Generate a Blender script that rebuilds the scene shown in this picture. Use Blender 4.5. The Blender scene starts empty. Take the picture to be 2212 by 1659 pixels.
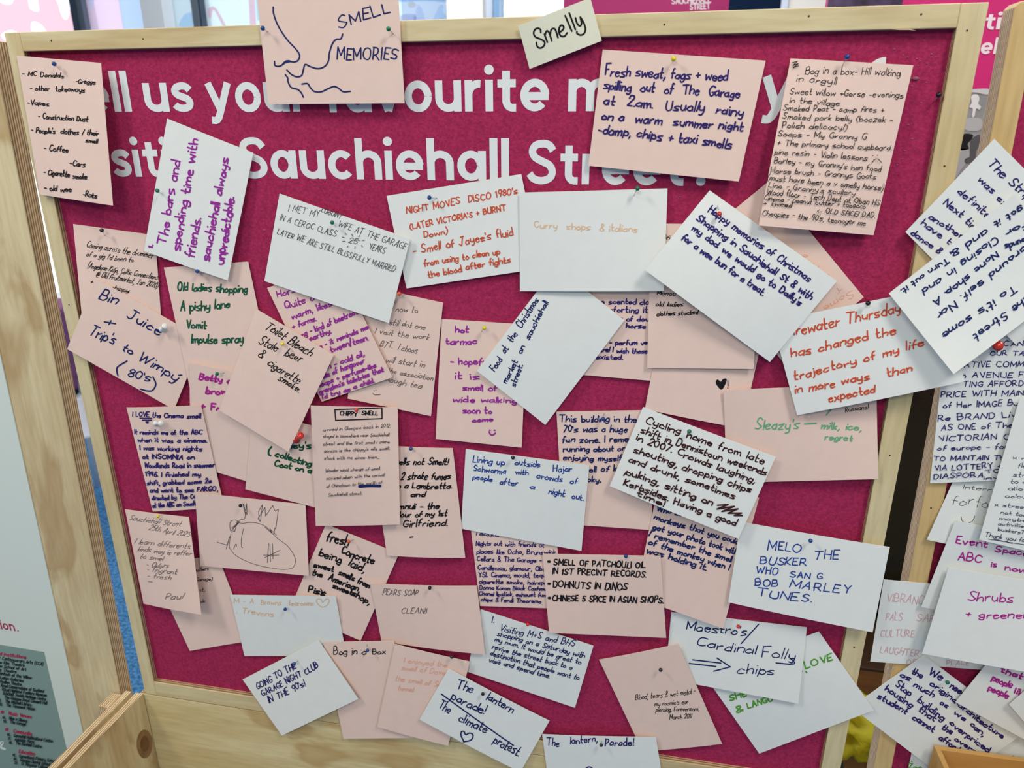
import bpy, bmesh, math, random
import numpy as np
from mathutils import Matrix, Vector
from mathutils.geometry import tessellate_polygon

# ------------------------------------------------------------------ camera
SC = bpy.context.scene
COL = SC.collection
W_PX, H_PX, F_PX, CX, CY = 2212.0, 1659.0, 1561.64, 1106.0, 829.5
D_CAM, Z_CAM = 0.745, 1.50                     # distance to the board plane (y = 0), height above the floor
AX = np.array([0.98152760, 0.06161475, -0.18112758])   # world x / y / z seen from the camera (right, down, forward)
AY = np.array([0.19130861, -0.32668345, 0.92556952])
AZ = np.array([-0.00214265, -0.94312329, -0.33243625])
cam_d = bpy.data.cameras.new('camera')
cam = bpy.data.objects.new('camera', cam_d)
COL.objects.link(cam)
R = Matrix(((AX[0], -AX[1], -AX[2], 0), (AY[0], -AY[1], -AY[2], -D_CAM), (AZ[0], -AZ[1], -AZ[2], Z_CAM), (0, 0, 0, 1)))
cam.matrix_world = R
cam_d.sensor_width = 36.0
cam_d.lens = F_PX / W_PX * 36.0
cam_d.clip_start = 0.05
cam_d.dof.use_dof = True
cam_d.dof.focus_distance = 0.80
cam_d.dof.aperture_fstop = 9.0
SC.camera = cam

# ------------------------------------------------------------------ world, lights, exposure
SC.view_settings.view_transform = 'Standard'
SC.view_settings.look = 'None'
SC.view_settings.gamma = 1.0
SC.view_settings.use_curve_mapping = False
SC.view_settings.exposure = 0.0
wd = bpy.data.worlds.new('daylight')
SC.world = wd
wd.use_nodes = True
nt = wd.node_tree
nt.nodes.clear()
w_out = nt.nodes.new('ShaderNodeOutputWorld')
w_bg = nt.nodes.new('ShaderNodeBackground')
w_tc = nt.nodes.new('ShaderNodeTexCoord')
w_sp = nt.nodes.new('ShaderNodeSeparateXYZ')
w_rp = nt.nodes.new('ShaderNodeValToRGB')
w_rp.color_ramp.elements[0].position = 0.52
w_rp.color_ramp.elements[0].color = (0.30, 0.295, 0.285, 1)      # dim interior behind the photographer
w_rp.color_ramp.elements[1].position = 0.62
w_rp.color_ramp.elements[1].color = (1.8, 1.85, 1.9, 1)      # overcast sky beyond the shop windows
w_mp = nt.nodes.new('ShaderNodeMapRange')
w_mp.inputs['From Min'].default_value = -1.0
nt.links.new(w_tc.outputs['Generated'], w_sp.inputs[0])
nt.links.new(w_sp.outputs['Y'], w_mp.inputs['Value'])
nt.links.new(w_mp.outputs[0], w_rp.inputs[0])
nt.links.new(w_rp.outputs[0], w_bg.inputs['Color'])
nt.links.new(w_bg.outputs[0], w_out.inputs[0])
w_bg.inputs['Strength'].default_value = 0.95


def area(name, loc, target, sx, sy, power, color=(1, 0.97, 0.92)):
    d = bpy.data.lights.new(name, 'AREA')
    d.shape = 'RECTANGLE'
    d.size, d.size_y, d.energy, d.color = sx, sy, power, color
    o = bpy.data.objects.new(name, d)
    COL.objects.link(o)
    o.location = loc
    o.rotation_euler = (Vector(target) - Vector(loc)).to_track_quat('-Z', 'Y').to_euler()
    return o


area('ceiling_or_fill_lamp', (-1.45, -0.95, 2.75), (-1.1, -0.4, 0.6), 0.30, 0.60, 18)
area('ceiling_or_fill_lamp', (0.80, -0.95, 2.75), (0.50, -0.4, 0.6), 0.30, 0.60, 19)
area('ceiling_or_fill_lamp', (-0.4, -2.6, 2.75), (-0.4, -1.2, 0.6), 1.2, 0.6, 24)  # unseen fill light added behind the camera, evens out the boards
area('ceiling_or_fill_lamp', (-0.8, 2.3, 2.95), (-0.8, 2.75, 0.6), 2.4, 0.3, 42)  # added out of view to brighten the columns between the windows
area('ceiling_or_fill_lamp', (0.5, 0.42, 2.85), (0.6, 0.95, 0.6), 0.9, 0.25, 12)  # extra unseen light, put in to lift the front of the magenta banner


# ------------------------------------------------------------------ pixel of the photo -> point on a plane standing in the room
def ray(px, py):
    p = np.array([px - CX, py - CY, F_PX])
    return np.array([p @ AX, p @ AY, p @ AZ])


def at(px, py, y=0.0):
    r = ray(px, py)
    t = (D_CAM + y) / r[1]
    return np.array([r[0] * t, y, Z_CAM + r[2] * t])


CROP = {i: ((0, 550, 1100, 1612)[i % 4], (0, 400, 800, 1209)[i // 4], 600 / 2212) for i in range(16)}
CROP[16] = (1990, 700, 222 / 1228)
CROP[17] = (1990, 960, 222 / 1228)
CROP[18] = (0, 1300, 360 / 1664)


def cp(k, x, y):
    o = CROP[k]
    return (o[0] + x * o[2], o[1] + y * o[2])


# ------------------------------------------------------------------ materials
def lin(c):
    return tuple(((v / 255) / 12.92 if v / 255 <= 0.04045 else ((v / 255 + 0.055) / 1.055) ** 2.4) for v in c) + (1,)


MATS = {}


def mat(name, rgb, rough=0.7, spec=0.3, metal=0.0, noise=None, bump=None, emit=None):
    """plain procedural material: noise=(scale, amount), bump=(scale, strength, distance)"""
    if name in MATS:
        return MATS[name]
    m = bpy.data.materials.new(name)
    m.use_nodes = True
    n, l = m.node_tree.nodes, m.node_tree.links
    b = n['Principled BSDF']
    c = lin(rgb)
    b.inputs['Base Color'].default_value = c
    b.inputs['Roughness'].default_value = rough
    b.inputs['Metallic'].default_value = metal
    b.inputs['Specular IOR Level'].default_value = spec
    tc = n.new('ShaderNodeTexCoord')
    if noise:
        t = n.new('ShaderNodeTexNoise')
        t.inputs['Scale'].default_value = noise[0]
        t.inputs['Detail'].default_value = 6
        l.new(tc.outputs['Object'], t.inputs['Vector'])
        r = n.new('ShaderNodeValToRGB')
        a = noise[1]
        r.color_ramp.elements[0].position = 0.3
        r.color_ramp.elements[1].position = 0.7
        r.color_ramp.elements[0].color = tuple(v * (1 - a) for v in c[:3]) + (1,)
        r.color_ramp.elements[1].color = tuple(min(1, v * (1 + a)) for v in c[:3]) + (1,)
        l.new(t.outputs[0], r.inputs[0])
        l.new(r.outputs[0], b.inputs['Base Color'])
    if bump:
        t = n.new('ShaderNodeTexNoise')
        t.inputs['Scale'].default_value = bump[0]
        t.inputs['Detail'].default_value = 5
        l.new(tc.outputs['Object'], t.inputs['Vector'])
        u = n.new('ShaderNodeBump')
        u.inputs['Strength'].default_value = bump[1]
        u.inputs['Distance'].default_value = bump[2]
        l.new(t.outputs[0], u.inputs['Height'])
        l.new(u.outputs[0], b.inputs['Normal'])
    MATS[name] = m
    return m


def wood(name, light, dark, axis='Z', stain=None, fine=1.0):
    """birch plywood face: long grain along one axis, broad cathedral bands and optional brown stain patches"""
    m = bpy.data.materials.new(name)
    m.use_nodes = True
    n, l = m.node_tree.nodes, m.node_tree.links
    b = n['Principled BSDF']
    b.inputs['Roughness'].default_value = 0.55
    b.inputs['Specular IOR Level'].default_value = 0.3
    tc = n.new('ShaderNodeTexCoord')
    mp = n.new('ShaderNodeMapping')
    mp.inputs['Scale'].default_value = {'Z': (9, 9, 0.9), 'X': (0.9, 9, 9), 'Y': (9, 0.9, 9)}[axis]
    l.new(tc.outputs['Object'], mp.inputs['Vector'])
    t1 = n.new('ShaderNodeTexNoise')
    t1.inputs['Scale'].default_value = 1.6
    t1.inputs['Detail'].default_value = 3
    t1.inputs['Distortion'].default_value = 1.2
    l.new(mp.outputs[0], t1.inputs['Vector'])
    t2 = n.new('ShaderNodeTexNoise')
    t2.inputs['Scale'].default_value = 22 * fine
    t2.inputs['Detail'].default_value = 8
    l.new(mp.outputs[0], t2.inputs['Vector'])
    r1 = n.new('ShaderNodeValToRGB')
    r1.color_ramp.elements[0].position = 0.38
    r1.color_ramp.elements[0].color = lin(dark)
    r1.color_ramp.elements[1].position = 0.56
    r1.color_ramp.elements[1].color = lin(light)
    l.new(t1.outputs[0], r1.inputs[0])
    r2 = n.new('ShaderNodeValToRGB')
    r2.color_ramp.elements[0].position = 0.3
    r2.color_ramp.elements[0].color = (0.86, 0.84, 0.80, 1)
    r2.color_ramp.elements[1].position = 0.6
    r2.color_ramp.elements[1].color = (1, 1, 1, 1)
    l.new(t2.outputs[0], r2.inputs[0])
    mx = n.new('ShaderNodeMix')
    mx.data_type = 'RGBA'
    mx.blend_type = 'MULTIPLY'
    mx.inputs[0].default_value = 1.0
    l.new(r1.outputs[0], mx.inputs[6])
    l.new(r2.outputs[0], mx.inputs[7])
    last = mx.outputs[2]
    if stain:
        mp3 = n.new('ShaderNodeMapping')
        mp3.inputs['Scale'].default_value = {'Z': (5, 5, 2.2), 'X': (2.2, 5, 5), 'Y': (5, 2.2, 5)}[axis]
        l.new(tc.outputs['Object'], mp3.inputs['Vector'])
        t3 = n.new('ShaderNodeTexNoise')
        t3.inputs['Scale'].default_value = 1.9
        t3.inputs['Detail'].default_value = 4
        t3.inputs['Distortion'].default_value = 0.8
        l.new(mp3.outputs[0], t3.inputs['Vector'])
        r3 = n.new('ShaderNodeValToRGB')
        r3.color_ramp.elements[0].position = 0.54
        r3.color_ramp.elements[0].color = (0, 0, 0, 1)
        e = r3.color_ramp.elements.new(0.60)
        e.color = (0.75, 0.75, 0.75, 1)
        r3.color_ramp.elements[2].position = 0.72
        r3.color_ramp.elements[2].color = (0.30, 0.30, 0.30, 1)
        l.new(t3.outputs[0], r3.inputs[0])
        mx2 = n.new('ShaderNodeMix')
        mx2.data_type = 'RGBA'
        l.new(r3.outputs[0], mx2.inputs[0])
        l.new(last, mx2.inputs[6])
        mx2.inputs[7].default_value = lin(stain)
        last = mx2.outputs[2]
    l.new(last, b.inputs['Base Color'])
    bp = n.new('ShaderNodeBump')
    bp.inputs['Strength'].default_value = 0.12
    bp.inputs['Distance'].default_value = 0.0006
    l.new(t2.outputs[0], bp.inputs['Height'])
    l.new(bp.outputs[0], b.inputs['Normal'])
    MATS[name] = m
    return m


def plywood_edge(name, axis, layer=0.0017, a=(204, 178, 138), c=(122, 94, 62)):
    """end of a plywood sheet: veneers stacked along one axis"""
    m = bpy.data.materials.new(name)
    m.use_nodes = True
    n, l = m.node_tree.nodes, m.node_tree.links
    b = n['Principled BSDF']
    b.inputs['Roughness'].default_value = 0.8
    b.inputs['Specular IOR Level'].default_value = 0.2
    tc = n.new('ShaderNodeTexCoord')
    sp = n.new('ShaderNodeSeparateXYZ')
    l.new(tc.outputs['Object'], sp.inputs[0])
    nz = n.new('ShaderNodeTexNoise')
    mp = n.new('ShaderNodeMapping')
    mp.inputs['Scale'].default_value = {'X': (1400, 60, 60), 'Y': (60, 1400, 60), 'Z': (60, 60, 1400)}[axis]
    l.new(tc.outputs['Object'], mp.inputs['Vector'])
    nz.inputs['Scale'].default_value = 1.0
    nz.inputs['Detail'].default_value = 4
    l.new(mp.outputs[0], nz.inputs['Vector'])
    m1 = n.new('ShaderNodeMath')
    m1.operation = 'MULTIPLY'
    m1.inputs[1].default_value = math.pi / layer
    l.new(sp.outputs[axis], m1.inputs[0])
    m2 = n.new('ShaderNodeMath')
    m2.operation = 'SINE'
    l.new(m1.outputs[0], m2.inputs[0])
    m3 = n.new('ShaderNodeMath')
    m3.operation = 'MULTIPLY_ADD'
    m3.inputs[1].default_value = 0.26
    m3.inputs[2].default_value = 0.0
    l.new(m2.outputs[0], m3.inputs[0])
    m4 = n.new('ShaderNodeMath')
    m4.operation = 'ADD'
    l.new(m3.outputs[0], m4.inputs[0])
    l.new(nz.outputs[0], m4.inputs[1])
    r = n.new('ShaderNodeValToRGB')
    r.color_ramp.elements[0].position = 0.25
    r.color_ramp.elements[0].color = lin(c)
    r.color_ramp.elements[1].position = 0.75
    r.color_ramp.elements[1].color = lin(a)
    l.new(m4.outputs[0], r.inputs[0])
    l.new(r.outputs[0], b.inputs['Base Color'])
    bp = n.new('ShaderNodeBump')
    bp.inputs['Strength'].default_value = 0.5
    bp.inputs['Distance'].default_value = 0.0008
    l.new(nz.outputs[0], bp.inputs['Height'])
    l.new(bp.outputs[0], b.inputs['Normal'])
    MATS[name] = m
    return m


def ink(rgb):
    return mat('ink_%d_%d_%d' % rgb, rgb, rough=0.6, spec=0.2)


def glassy(name, tint=(1, 1, 1, 1), gloss=0.06):
    m = bpy.data.materials.new(name)
    m.use_nodes = True
    n, l = m.node_tree.nodes, m.node_tree.links
    n.clear()
    o = n.new('ShaderNodeOutputMaterial')
    t = n.new('ShaderNodeBsdfTransparent')
    t.inputs[0].default_value = tint
    g = n.new('ShaderNodeBsdfGlossy')
    g.inputs['Roughness'].default_value = 0.02
    x = n.new('ShaderNodeMixShader')
    x.inputs[0].default_value = gloss
    l.new(t.outputs[0], x.inputs[1])
    l.new(g.outputs[0], x.inputs[2])
    l.new(x.outputs[0], o.inputs[0])
    MATS[name] = m
    return m


BIRCH_R = wood('birch_upright_golden', (210, 180, 124), (196, 160, 100), 'Z')
BIRCH_V = wood('birch_upright', (218, 203, 160), (206, 184, 136), 'Z')
BIRCH_H = wood('birch_rail', (218, 203, 160), (202, 178, 130), 'X')
PLY_FACE = wood('plywood_face', (222, 206, 164), (208, 186, 142), 'Z', stain=(178, 146, 100))
PLY_PANEL = wood('plywood_panel', (228, 212, 162), (212, 190, 136), 'X', stain=(186, 150, 94))
PLY_KNOT = wood('plywood_knotted', (228, 206, 154), (208, 176, 122), 'Z', stain=(168, 130, 84))
TRAY_WOOD = wood('tray_wood', (206, 164, 98), (190, 144, 80), 'X', fine=0.6)
EDGE_Y = plywood_edge('plywood_edge_layers', 'Y')
EDGE_R = plywood_edge('plywood_edge_pale', 'Y', 0.0017, (204, 182, 152), (158, 132, 104))
EDGE_X = plywood_edge('plywood_edge_layers_sideways', 'X', a=(226, 206, 168), c=(150, 118, 80))
FELT = mat('magenta_pinboard', (163, 44, 84), 0.95, 0.1, noise=(330, 0.22), bump=(520, 0.5, 0.0012))
VINYL = mat('white_vinyl', (226, 230, 228), 0.5, 0.3)
PINK = mat('pale_pink_card', (233, 205, 191), 0.85, 0.15, noise=(60, 0.02), bump=(900, 0.08, 0.0003))
WHITE = mat('white_card', (228, 231, 226), 0.8, 0.2, noise=(60, 0.015), bump=(900, 0.05, 0.0003))
CREAM = mat('cream_card', (232, 230, 206), 0.8, 0.2, noise=(60, 0.015), bump=(900, 0.05, 0.0003))
STEEL = mat('pin_steel', (190, 190, 195), 0.25, 0.5, metal=1.0)


# ------------------------------------------------------------------ mesh helpers
def add_obj(name, bm, mats, parent=None, smooth=False, loc=None):
    me = bpy.data.meshes.new(name)
    bm.to_mesh(me)
    bm.free()
    for m in (mats if isinstance(mats, (list, tuple)) else [mats]):
        me.materials.append(m)
    if smooth:
        for p in me.polygons:
            p.use_smooth = True
    o = bpy.data.objects.new(name, me)
    COL.objects.link(o)
    if parent:
        o.parent = parent
    if loc is not None:
        o.location = loc
    return o


def thing(name, label, cat, loc=(0, 0, 0), group=None, rot=(0, 0, 0)):
    o = bpy.data.objects.new(name, None)
    o.empty_display_size = 0.02
    COL.objects.link(o)
    o.location = loc
    o.rotation_euler = rot
    tag(o, label, cat, group)
    return o


def tag(o, label, cat, group=None):
    o['label'] = label
    o['category'] = cat
    if group:
        o['group'] = group
    return o


def struct(o, label=None):
    o['kind'] = 'structure'
    if label:
        o['label'] = label
    return o


def box(bm, x0, x1, y0, y1, z0, z1, front=0, side=None, bevel=0.0):
    """box with one material on the two y faces and another on the edges"""
    vs = [bm.verts.new(p) for p in ((x0, y0, z0), (x1, y0, z0), (x1, y1, z0), (x0, y1, z0), (x0, y0, z1), (x1, y0, z1), (x1, y1, z1), (x0, y1, z1))]
    fs = []
    for idx, mi in (((0, 1, 5, 4), front), ((2, 3, 7, 6), front), ((1, 2, 6, 5), side), ((3, 0, 4, 7), side), ((4, 5, 6, 7), side), ((3, 2, 1, 0), side)):
        f = bm.faces.new([vs[i] for i in idx])
        f.material_index = front if mi is None else mi
        fs.append(f)
    if bevel:
        es = set(e for f in fs for e in f.edges)
        bmesh.ops.bevel(bm, geom=list(es), offset=bevel, segments=2, affect='EDGES', profile=0.6)
    return fs


def tube(bm, pts, r, seg=8, cap=True):
    rings = []
    pts = [Vector(p) for p in pts]
    for i, p in enumerate(pts):
        a = pts[max(0, i - 1)]
        b = pts[min(len(pts) - 1, i + 1)]
        t = (b - a).normalized()
        u = t.cross(Vector((0, 0, 1)) if abs(t.z) < 0.9 else Vector((1, 0, 0))).normalized()
        v = t.cross(u)
        rr = r[i] if isinstance(r, (list, tuple)) else r
        rings.append([bm.verts.new(p + (u * math.cos(2 * math.pi * k / seg) + v * math.sin(2 * math.pi * k / seg)) * rr) for k in range(seg)])
    for a, b in zip(rings, rings[1:]):
        for k in range(seg):
            bm.faces.new((a[k], a[(k + 1) % seg], b[(k + 1) % seg], b[k]))
    if cap:
        bm.faces.new(rings[0][::-1])
        bm.faces.new(rings[-1])


# ------------------------------------------------------------------ single-stroke letters (x 0-9, y a=-3 d=0 i=5 l=8)
GLYPHS = {
    'a': '~4h2i0g0e2d4f 4i4d', 'b': '0l0d ~0g2i4g4e2d0e', 'c': '~4h2i0g0e2d4e', 'd': '~4g2i0g0e2d4e 4l4d',
    'e': '~0g3g4h2i0h0f1d3d4e', 'f': '~3l2l1j1d 0i3i', 'g': '~4g2i0g0e2d4e ~4i4d3a1a0b', 'h': '0l0d ~0g2i4h4d', 'i': '0i0d .0k',
    'j': '~1i1c0a .1k', 'k': '0l0d 3i0f3d', 'l': '0l0d', 'm': '0i0d ~0g2i3h3d ~3g5i6h6d', 'n': '0i0d ~0g2i4h4d', 'o': '~2i0g0e2d4e4g2i',
    'p': '0i0a ~0g2i4g4e2d0e', 'q': '~4g2i0g0e2d4e 4i4a', 'r': '0i0d ~0g2i3i', 's': '~4i2i0h1g3f4e3d0d', 't': '~1l1e2d3d 0i3i',
    'u': '~0i0f2d4f 4i4d', 'v': '0i2d4i', 'w': '0i1d3h5d6i', 'x': '0i4d 4i0d', 'y': '~0i0f2e4f ~4i4d3a1a', 'z': '0i4i0d4d',
    'A': '0d3l5d 1g4g', 'B': '0d0l ~0l3l4j3h0h ~0h4h5f3d0d', 'C': '~5k3l1k0h1e3d5e', 'D': '0d0l ~0l3l5h3d0d', 'E': '4l0l0d4d 0h3h',
    'F': '4l0l0d 0h3h', 'G': '~5k3l1k0h1e3d5e5g 5g3g', 'H': '0l0d 5l5d 0h5h', 'I': '0l0d', 'J': '~3l3f2d0e 1l5l', 'K': '0l0d 4l0g4d',
    'L': '0l0d4d', 'M': '0d0l3f6l6d', 'N': '0d0l5d5l', 'O': '~3l1k0h1e3d5e6h5k3l', 'P': '0d0l ~0l3l4j3h0g', 'Q': '~3l1k0h1e3d5e6h5k3l 4f6d',
    'R': '0d0l ~0l3l4j3h0g 2g5d', 'S': '~5k3l1k1i4g5f3d0e', 'T': '0l6l 3l3d', 'U': '~0l0f2d4d5f5l', 'V': '0l3d5l', 'W': '0l2d4j6d8l',
    'X': '0l5d 5l0d', 'Y': '0l3h 5l3h3d', 'Z': '0l5l0d5d',
    '0': '~2l0j0f2d4f4j2l', '1': '0j1l1d', '2': '~0j1l3l4j3h0d 0d4d', '3': '~0k2l4k3i2h4g4e2d0e', '4': '3d3l0f5f', '5': '4l1l0h ~0h2i4g4e2d0e',
    '6': '~4k2l0h0e2d4e4f2h0f', '7': '0l4l1d', '8': '~2h0j2l4j2h0f2d4f2h', '9': '~4j3l1l0j1h3h4j 4j3d',
    '.': '.0d', ',': '1d0b', "'": '0l0j', '!': '0l0f .0d', '-': '0g3g', '+': '0g4g 2i2e', '(': '~2m0j0f2b', ')': '~0m2j2f0b', '/': '0c3m',
    '&': '~5d1k3l4j0f1d3d5f', '?': '~0k2l4j2h2f .2d', ':': '.0h .0e', '_': '0g6g', '@': '~4g2i1g2e4g5e6g5j3k0i0e3c5c', '<': '3i0g3e', '#': '1d2k 3d4k 0f5f 0h5h', '\u00a3': '~4k2l1j1f0d 0d4d 0g3g',
}


def catmull(pts, n=4):
    if len(pts) < 3:
        return pts
    out = []
    closed = abs(pts[0][0] - pts[-1][0]) + abs(pts[0][1] - pts[-1][1]) < 1e-6
    P = [np.array(p, float) for p in pts]
    ext = [P[-2] if closed else 2 * P[0] - P[1]] + P + [P[1] if closed else 2 * P[-1] - P[-2]]
    for i in range(1, len(ext) - 2):
        a, b, c, d = ext[i - 1:i + 3]
        for k in range(n):
            t = k / n
            out.append(0.5 * (2 * b + (c - a) * t + (2 * a - 5 * b + 4 * c - d) * t * t + (3 * b - a - 3 * c + d) * t ** 3))
    out.append(P[-1])
    return [tuple(p) for p in out]


def glyph(ch):
    """-> list of (kind, points), advance"""
    if ch == ' ':
        return [], 4.6
    s = GLYPHS.get(ch)
    if s is None:
        return [], 3.0
    out, w = [], 0
    for st in s.split():
        kind = 'line'
        if st[0] == '~':
            kind, st = 'curve', st[1:]
        elif st[0] == '.':
            kind, st = 'dot', st[1:]
        pts = [(int(st[i]), ord(st[i + 1]) - 100) for i in range(0, len(st), 2)]
        w = max(w, max(p[0] for p in pts))
        out.append((kind, pts))
    return out, w + 1.9


def text_strokes(text, p0, p1, h, rng, slant=0.0, jit=1.0, n=4):
    """stroke letters laid along the baseline p0 -> p1, cap height h; returns open point lists"""
    p0, p1 = np.array(p0, float), np.array(p1, float)
    L = np.linalg.norm(p1 - p0)
    d = (p1 - p0) / max(L, 1e-6)
    up = np.array([d[1], -d[0]])
    gl = [glyph(c) for c in text]
    tot = sum(g[1] for g in gl) - 1.5
    sx, sy = L / max(tot, 1), h / 8.0
    x = 0.0
    out = []
    wob = rng.uniform(0, 6)
    for ch, (st, adv) in zip(text, gl):
        low = ch.islower() and jit > 0
        a = rng.gauss(0, 0.05) * jit
        k = 1 + rng.gauss(0, 0.06) * jit
        dy = (rng.gauss(0, 0.28) + 0.3 * math.sin(x * 0.11 + wob)) * jit
        for kind, pts in st:
            q = []
            for (gx, gy) in pts:
                if low:
                    gy = gy * 0.76 if gy <= 5 else 3.8 + (gy - 5) * 1.35
                gx2 = gx + rng.gauss(0, 0.21) * jit
                gy2 = gy * k + rng.gauss(0, 0.20) * jit
                gx2, gy2 = gx2 * math.cos(a) - gy2 * math.sin(a), gx2 * math.sin(a) + gy2 * math.cos(a)
                q.append(p0 + d * ((x + gx2) * sx) + d * (slant * gy2 * sy) + up * ((gy2 + dy) * sy))
            q = [tuple(v) for v in q]
            if kind == 'curve':
                q = catmull(q, n)
                out.append(q)
            elif kind == 'dot':
                c = np.array(q[0])
                out.append([tuple(c - d * 0.3), tuple(c + d * 0.3)])
            else:
                for i in range(len(q) - 1):
                    out.append([q[i], q[i + 1]])
        x += adv
    return out


class Ink:
    """collects pen strokes drawn in photo pixels; build() lays them on a surface"""

    def __init__(self):
        self.v, self.f, self.lift = [], [], []
        self.k = 0

    def stroke(self, pts, w, cap=True):
        P = [np.array(p, float) for p in pts]
        Q = [P[0]]
        for p in P[1:]:
            if np.linalg.norm(p - Q[-1]) > 1e-3:
                Q.append(p)
        if len(Q) == 1:
            Q = [Q[0], Q[0] + np.array([0.01, 0])]
        step = 6.0 if cap else 1e9                 # long pen strokes follow the curve of the card
        S = [Q[0]]
        for p in Q[1:]:
            m = int(np.linalg.norm(p - S[-1]) // step) + 1
            a = S[-1]
            S += [a + (p - a) * (j / m) for j in range(1, m + 1)]
        Q = S
        t0 = Q[1] - Q[0]
        t0 /= np.linalg.norm(t0)
        t1 = Q[-1] - Q[-2]
        t1 /= np.linalg.norm(t1)
        n = len(Q)
        hw = [w / 2] * n
        if cap:
            Q = [Q[0] - t0 * w * 0.46, Q[0] - t0 * w * 0.26] + Q + [Q[-1] + t1 * w * 0.26, Q[-1] + t1 * w * 0.46]
            hw = [w * 0.22, w * 0.40] + hw + [w * 0.40, w * 0.22]
        base = len(self.v)
        self.k += 1
        for i, p in enumerate(Q):
            a, b = Q[max(0, i - 1)], Q[min(len(Q) - 1, i + 1)]
            t = b - a
            t /= max(np.linalg.norm(t), 1e-9)
            nr = np.array([-t[1], t[0]]) * hw[i]
            self.v += [p + nr, p - nr]
            self.lift += [self.k, self.k]
        for i in range(len(Q) - 1):
            self.f.append((base + 2 * i, base + 2 * i + 1, base + 2 * i + 3, base + 2 * i + 2))

    def fill(self, pts):
        base = len(self.v)
        self.k += 1
        c = sum(np.array(p, float) for p in pts) / len(pts)
        self.v.append(c)
        self.v += [np.array(p, float) for p in pts]
        self.lift += [self.k] * (len(pts) + 1)
        for i in range(len(pts)):
            self.f.append((base, base + 1 + i, base + 1 + (i + 1) % len(pts)))

    def build(self, name, m, parent, mapper, off=0.00022, label=None):
        if not self.v:
            return None
        P = mapper(np.array(self.v))
        P[:, 1] -= off + np.array(self.lift) * 2.0e-6
        me = bpy.data.meshes.new(name)
        me.from_pydata([tuple(p) for p in P], [], self.f)
        me.materials.append(m)
        bm = bmesh.new()
        bm.from_mesh(me)
        for f in bm.faces:
            f.normal_update()
            if f.normal.y > 0:
                f.normal_flip()
        bm.to_mesh(me)
        bm.free()
        o = bpy.data.objects.new(name, me)
        COL.objects.link(o)
        o.parent = parent
        if parent:
            o.matrix_parent_inverse = parent.matrix_world.inverted() if False else Matrix.Translation(-Vector(parent.location))
        if label:
            o['label'] = label
        return o


def plane_mapper(y):
    def f(V):
        return np.array([at(v[0], v[1], y) for v in V])
    return f


# ------------------------------------------------------------------ slabs: an outline in the x-z plane with real thickness
def slab(name, pts, y0, y1, mats, parent=None, bevel=0.0, label=None):
    bm = bmesh.new()
    a = [bm.verts.new((p[0], y0, p[1])) for p in pts]
    b = [bm.verts.new((p[0], y1, p[1])) for p in pts]
    n = len(pts)
    f = bm.faces.new(a)
    g = bm.faces.new(b[::-1])
    f.material_index = g.material_index = 0
    multi = isinstance(mats, (list, tuple)) and len(mats) > 1
    for i in range(n):
        s = bm.faces.new((a[i], b[i], b[(i + 1) % n], a[(i + 1) % n]))
        s.material_index = 1 if multi else 0
    bmesh.ops.recalc_face_normals(bm, faces=bm.faces[:])
    if bevel:
        bmesh.ops.bevel(bm, geom=bm.edges[:], offset=bevel, segments=2, affect='EDGES', profile=0.5)
    o = add_obj(name, bm, mats, parent)
    if parent:
        o.matrix_parent_inverse = Matrix.Translation(-Vector(parent.location))
    if label:
        o['label'] = label
    return o


def child(o, parent):
    o.parent = parent
    o.matrix_parent_inverse = Matrix.Translation(-Vector(parent.location))
    return o


def xz(p):
    return (p[0], p[2])


def floor_pt(px, py, z=0.0):
    r = ray(px, py)
    t = (z - Z_CAM) / r[2]
    return np.array([r[0] * t, r[1] * t - D_CAM, z])


# ------------------------------------------------------------------ the room
CARPET = mat('blue_carpet', (78, 134, 186), 0.95, 0.05, noise=(95, 0.6), bump=(95, 1.0, 0.02))
bm = bmesh.new()
box(bm, -8, 6, -4, 3.6, -0.05, 0.0)
struct(add_obj('floor', bm, CARPET), 'blue loop pile carpet')

WY = 3.2
FRAME_DARK = mat('dark_window_frame', (52, 66, 84), 0.45, 0.4)
FRAME_GREY = mat('grey_window_frame', (96, 110, 124), 0.45, 0.4)
FRAME_BLUE = mat('blue_window_frame', (110, 150, 190), 0.4, 0.4)
COLUMN_GREY = mat('grey_column_paint', (226, 234, 240), 0.8, 0.2)
COLUMN_CREAM = mat('cream_column_paint', (238, 238, 230), 0.8, 0.2)
SILL = mat('white_sill_paint', (232, 234, 236), 0.6, 0.3)
GLASS = glassy('window_glass', (0.98, 0.99, 1, 1))


def film(name, rgb):
    """translucent vinyl film stuck on the glass"""
    m = bpy.data.materials.new(name)
    m.use_nodes = True
    n, l = m.node_tree.nodes, m.node_tree.links
    n.clear()
    o = n.new('ShaderNodeOutputMaterial')
    t = n.new('ShaderNodeBsdfTranslucent')
    t.inputs[0].default_value = lin(rgb)
    s = n.new('ShaderNodeBsdfTransparent')
    s.inputs[0].default_value = lin(rgb)
    x = n.new('ShaderNodeMixShader')
    x.inputs[0].default_value = 0.45
    l.new(t.outputs[0], x.inputs[1])
    l.new(s.outputs[0], x.inputs[2])
    l.new(x.outputs[0], o.inputs[0])
    return m


FILM_PINK = film('pink_film', (220, 186, 197))
FILM_PALE = film('pale_pink_film', (236, 224, 236))
FILM_BLUE = film('pale_blue_film', (212, 224, 238))
FILM_FROST = film('frosted_film', (226, 235, 239))
FILM_CORAL = film('coral_film', (246, 204, 212))
FILM_HAZE = film('grey_blue_film', (208, 218, 230))


def wx(px, y=WY):
    return at(px, 40, y)[0]


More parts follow.
